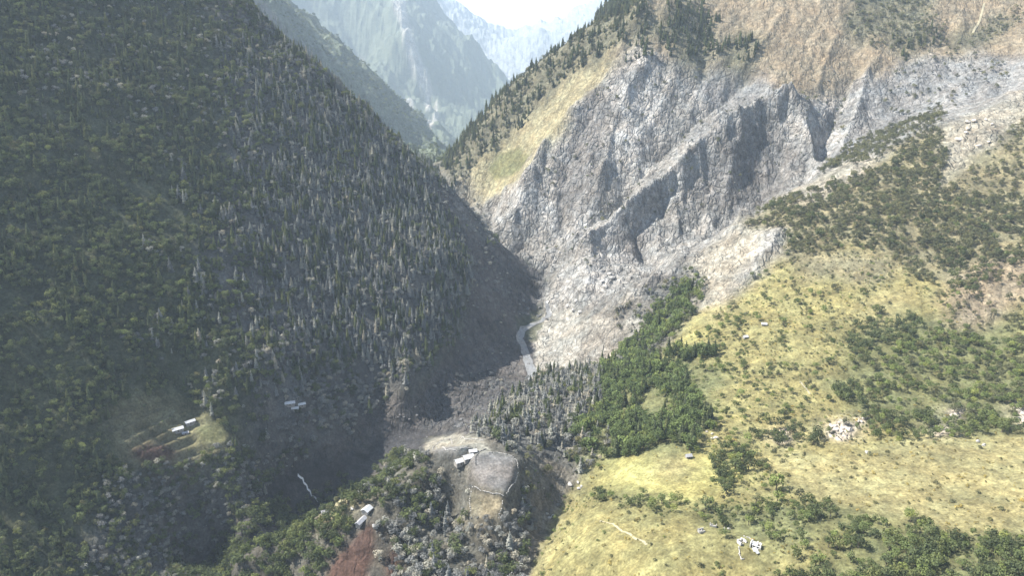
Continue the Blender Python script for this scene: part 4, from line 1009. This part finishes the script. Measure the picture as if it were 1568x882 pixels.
M_RUBBLE = simple_mat('pale_rubble_stone', (.36, .345, .32), .95, 1.0, .35)
def stone_mesh(seed, m=None, k=2):
    import bmesh
    bm = bmesh.new(); bmesh.ops.create_icosphere(bm, subdivisions=k, radius=.5)
    r = np.random.default_rng(seed); ph = r.uniform(0, 10, 3)
    pl = [(rvec(r), r.uniform(.30, .42)) for _ in range(9)]
    for v in bm.verts:
        c = np.array(v.co)
        for n_, d in pl:
            e_ = c @ n_ - d
            if e_ > 0: c = c - n_ * e_ * .95
        v.co = c * (1 + .05 * math.sin(c[0] * 19 + ph[0]) * math.cos(c[1] * 17 + ph[1]))
    me = bpy.data.meshes.new('boulder'); bm.to_mesh(me); bm.free(); me.materials.append(m); return me
ST = {'pink': [stone_mesh(500 + i, simple_mat('pale_pink_rock', (.48, .43, .37), .95, .8, .3)) for i in range(3)], 'rub': [stone_mesh(520 + i, M_RUBBLE) for i in range(3)],
      'dark': [stone_mesh(540 + i, simple_mat('grey_rock', (.14, .138, .135), .95, .8, .35)) for i in range(3)]}
def boulder(u, v, size, kind_, label, group, flat=.7):
    p = cast(Z, u, v)
    if p is None: return
    o = link('boulder', ST[kind_][random.randrange(3)]); o.location = (p[0], p[1], p[2] + size * .12)
    o.scale = (size * random.uniform(.8, 1.3), size * random.uniform(.8, 1.2), size * flat); o.rotation_euler = (random.uniform(-.3, .3), random.uniform(-.3, .3), random.uniform(0, 6))
    tag(o, label, 'boulder', group)
for (cu, cv, n_, sp_, sz, kd, lab) in [
    (1288, 656, 11, 16, 6.5, 'pink', 'pale pink boulder in the largest bare scar under the meadow trees'), (1198, 668, 5, 10, 5, 'pink', 'pale boulder in the small scar left of the largest bare scar'),
    (1318, 644, 3, 6, 5, 'pink', 'pale boulder just right of the largest bare scar'), (1462, 634, 4, 8, 5, 'pink', 'pale boulder in the bare patch above the right end of the grassy crest'), (1560, 632, 5, 8, 7, 'pink', 'pale boulder in the bare patch at the right edge of the photo'),
    (1090, 668, 4, 12, 4.5, 'pink', 'pale boulder on the terrace edge below the meadow wood'), (1330, 693, 2, 4, 4, 'rub', 'grey boulder on the grassy crest line'), (1504, 680, 3, 8, 4, 'rub', 'grey boulder near the right end of the grassy crest'),
    (880, 745, 5, 12, 5, 'rub', 'pale boulder in the rocky breach between the spur and the gold slope'), (845, 790, 4, 8, 4.5, 'rub', 'pale boulder beside the path in the shaded gully'), (1112, 812, 3, 5, 2.8, 'rub', 'white boulder between the ruins on the gold slope'),
    (858, 387, 1, 1, 9, 'rub', 'single white boulder on the grey scree across the gorge'), (820, 482, 8, 22, 7, 'dark', 'grey boulder on the river bar in the gorge'), (650, 655, 10, 45, 4, 'dark', 'grey boulder on the shaded river bank'),
    (720, 655, 8, 25, 5, 'dark', 'grey boulder on the bank behind the ash fields'), (870, 470, 8, 22, 9, 'rub', 'pale grey boulder at the foot of the cliffs'), (1500, 205, 9, 45, 9, 'pink', 'pale boulder on the bare crest of the right slope'), (935, 430, 7, 25, 9, 'rub', 'pale grey block under the dark hollow of the cliffs'),
    (530, 780, 4, 12, 3.5, 'rub', 'pale boulder on the spur crest left of the white roofed house')]:
    for k in range(n_): boulder(cu + random.uniform(-1, 1) * sp_, cv + random.uniform(-.5, .5) * sp_, sz * random.uniform(.5, 1.15), kd, lab, (lab + 's') if n_ > 1 else None)

def stone_wall(pts, label, h=1.0, wd=.9, step=1.3, m='rub', group='dry stone field walls', cat='wall'):
    P = [cast(Z, u, v) for u, v in pts]; P = [p for p in P if p is not None]
    o = bpy.data.objects.new('stone_wall', None); COL.objects.link(o); o.location = P[0]; tag(o, label, cat, group)
    for a, b in zip(P[:-1], P[1:]):
        L_ = math.hypot(b[0] - a[0], b[1] - a[1]); n_ = max(1, int(L_ / step))
        for k in range(n_):
            t = (k + .5) / n_; x = a[0] + (b[0] - a[0]) * t; y = a[1] + (b[1] - a[1]) * t
            if random.random() < .08: continue
            s_ = link('stone', ST[m][random.randrange(3)], o); z = float(H_at(Z, x, y))
            s_.location = (x - P[0][0] + random.uniform(-.3, .3), y - P[0][1] + random.uniform(-.3, .3), z - P[0][2] + h * .35); s_.scale = (step * random.uniform(1.0, 1.7), wd * random.uniform(.9, 1.6), h * random.uniform(.9, 1.6)); s_.rotation_euler = (0, 0, math.atan2(b[1] - a[1], b[0] - a[0]) + random.uniform(-.3, .3))
stone_wall([(747, 694), (765, 694), (783, 699), (792, 707), (794, 722), (789, 740), (776, 757)], 'stone wall along the right edge of the round ash field')
stone_wall([(718, 750), (735, 752), (755, 757), (772, 761)], 'thin pale wall along the lower edge of the round ash field', h=.8)
stone_wall([(655, 698), (663, 686), (675, 676), (690, 672), (712, 674), (740, 675)], 'pale wall along the rear rim of the upper ash field')
stone_wall([(668, 684), (682, 690), (700, 692), (722, 686)], 'low terrace wall curving through the upper ash field', h=.7)
stone_wall([(722, 752), (719, 770), (721, 785)], 'broken wall left of the stubble field', h=.9)
stone_wall([(770, 762), (769, 778), (764, 790)], 'broken wall right of the stubble field', h=.9)
stone_wall([(745, 688), (735, 692), (728, 700), (728, 712)], 'dark low wall beside the spur houses', m='dark')
# ruins on the gold slope
def ruin(u, v, L, Wd, h, rot, label, missing=0, scale_m=M_WHITEW):
    p = cast(Z, u, v); hi, lo = ground_under(p[0], p[1], Wd / 2)
    o = bpy.data.objects.new('ruined_house', None); COL.objects.link(o); o.location = (p[0], p[1], lo); o.rotation_euler = (0, 0, rot); tag(o, label, 'ruin')
    a, b = L / 2, Wd / 2
    def broken(x0, y0, x1, y1):
        n_ = 9; V = []; F = []; tx, ty = (y1 - y0), -(x1 - x0); q = math.hypot(tx, ty); tx, ty = tx / q * .35, ty / q * .35
        for k in range(n_ + 1):
            t = k / n_; x = x0 + (x1 - x0) * t; y = y0 + (y1 - y0) * t; hh = h * random.uniform(.35, 1.0)
            V += [(x - tx, y - ty, -1), (x + tx, y + ty, -1), (x + tx, y + ty, hh + hi - lo), (x - tx, y - ty, hh + hi - lo)]
        for k in range(n_):
            for c_ in range(4): F.append((k * 4 + c_, k * 4 + (c_ + 1) % 4, k * 4 + 4 + (c_ + 1) % 4, k * 4 + 4 + c_))
        F += [(0, 3, 2, 1), (n_ * 4, n_ * 4 + 1, n_ * 4 + 2, n_ * 4 + 3)]
        joined('wall', [(V, F)], scale_m, o)
    segs = [(-a, -b, a, -b), (a, -b + .4, a, b - .4), (a, b, -a, b), (-a, b - .4, -a, -b + .4)]
    for k, sg in enumerate(segs):
        if k != missing: broken(*sg)
    for k in range(9):
        s_ = link('rubble_stone', ST['rub'][k % 3], o); s_.location = (random.uniform(-a, a) * .8, random.uniform(-b, b) * .8, .5 + (hi - lo) * .5); q = random.uniform(.7, 1.7); s_.scale = (q, q, q * .7); s_.rotation_euler = (random.random(), random.random(), random.random() * 6)
    return o
ruin(1136, 832, 5, 4.5, 2.6, .4, 'left roofless ruin with two dark window gaps at the bottom of the gold slope', 0)
o = ruin(1157, 838, 7, 5, 2.8, -.5, 'right white ruin with its fallen white roof sheets on the gold slope', 0)
for k, (x, y, z, rx, ry) in enumerate([(-.8, .5, 2.4, .5, .1), (1.3, -.8, 1.8, -.35, .25), (.4, -3.6, .9, .5, -.1), (2.2, -5.4, .5, .4, .25)]):
    s_ = joined('roof_sheet', [(-1.9, 1.9, -1.5, 1.5, 0, .1)], M_TIN, o); s_.location = (x, y, z); s_.rotation_euler = (rx, ry, .4 * k)
stone_wall([(1131, 838), (1132, 848), (1135, 858), (1143, 856)], 'broken white wall running down from the left roofless ruin', h=1.0, group='walls of the ruined farm')
stone_wall([(1138, 822), (1146, 824), (1152, 829)], 'white wall stub joining the two ruins on the gold slope', h=1.1, group='walls of the ruined farm')
ruin(1074, 815, 4.5, 3.5, 1.8, .2, 'lower of the two small stone ruins on the edge of the gold slope', 1, M_RUBBLE)
ruin(1092, 806, 4.5, 3.5, 1.8, -.3, 'upper of the two small stone ruins on the edge of the gold slope', 2, M_RUBBLE)

print('done', round(time.time() - T0, 1))
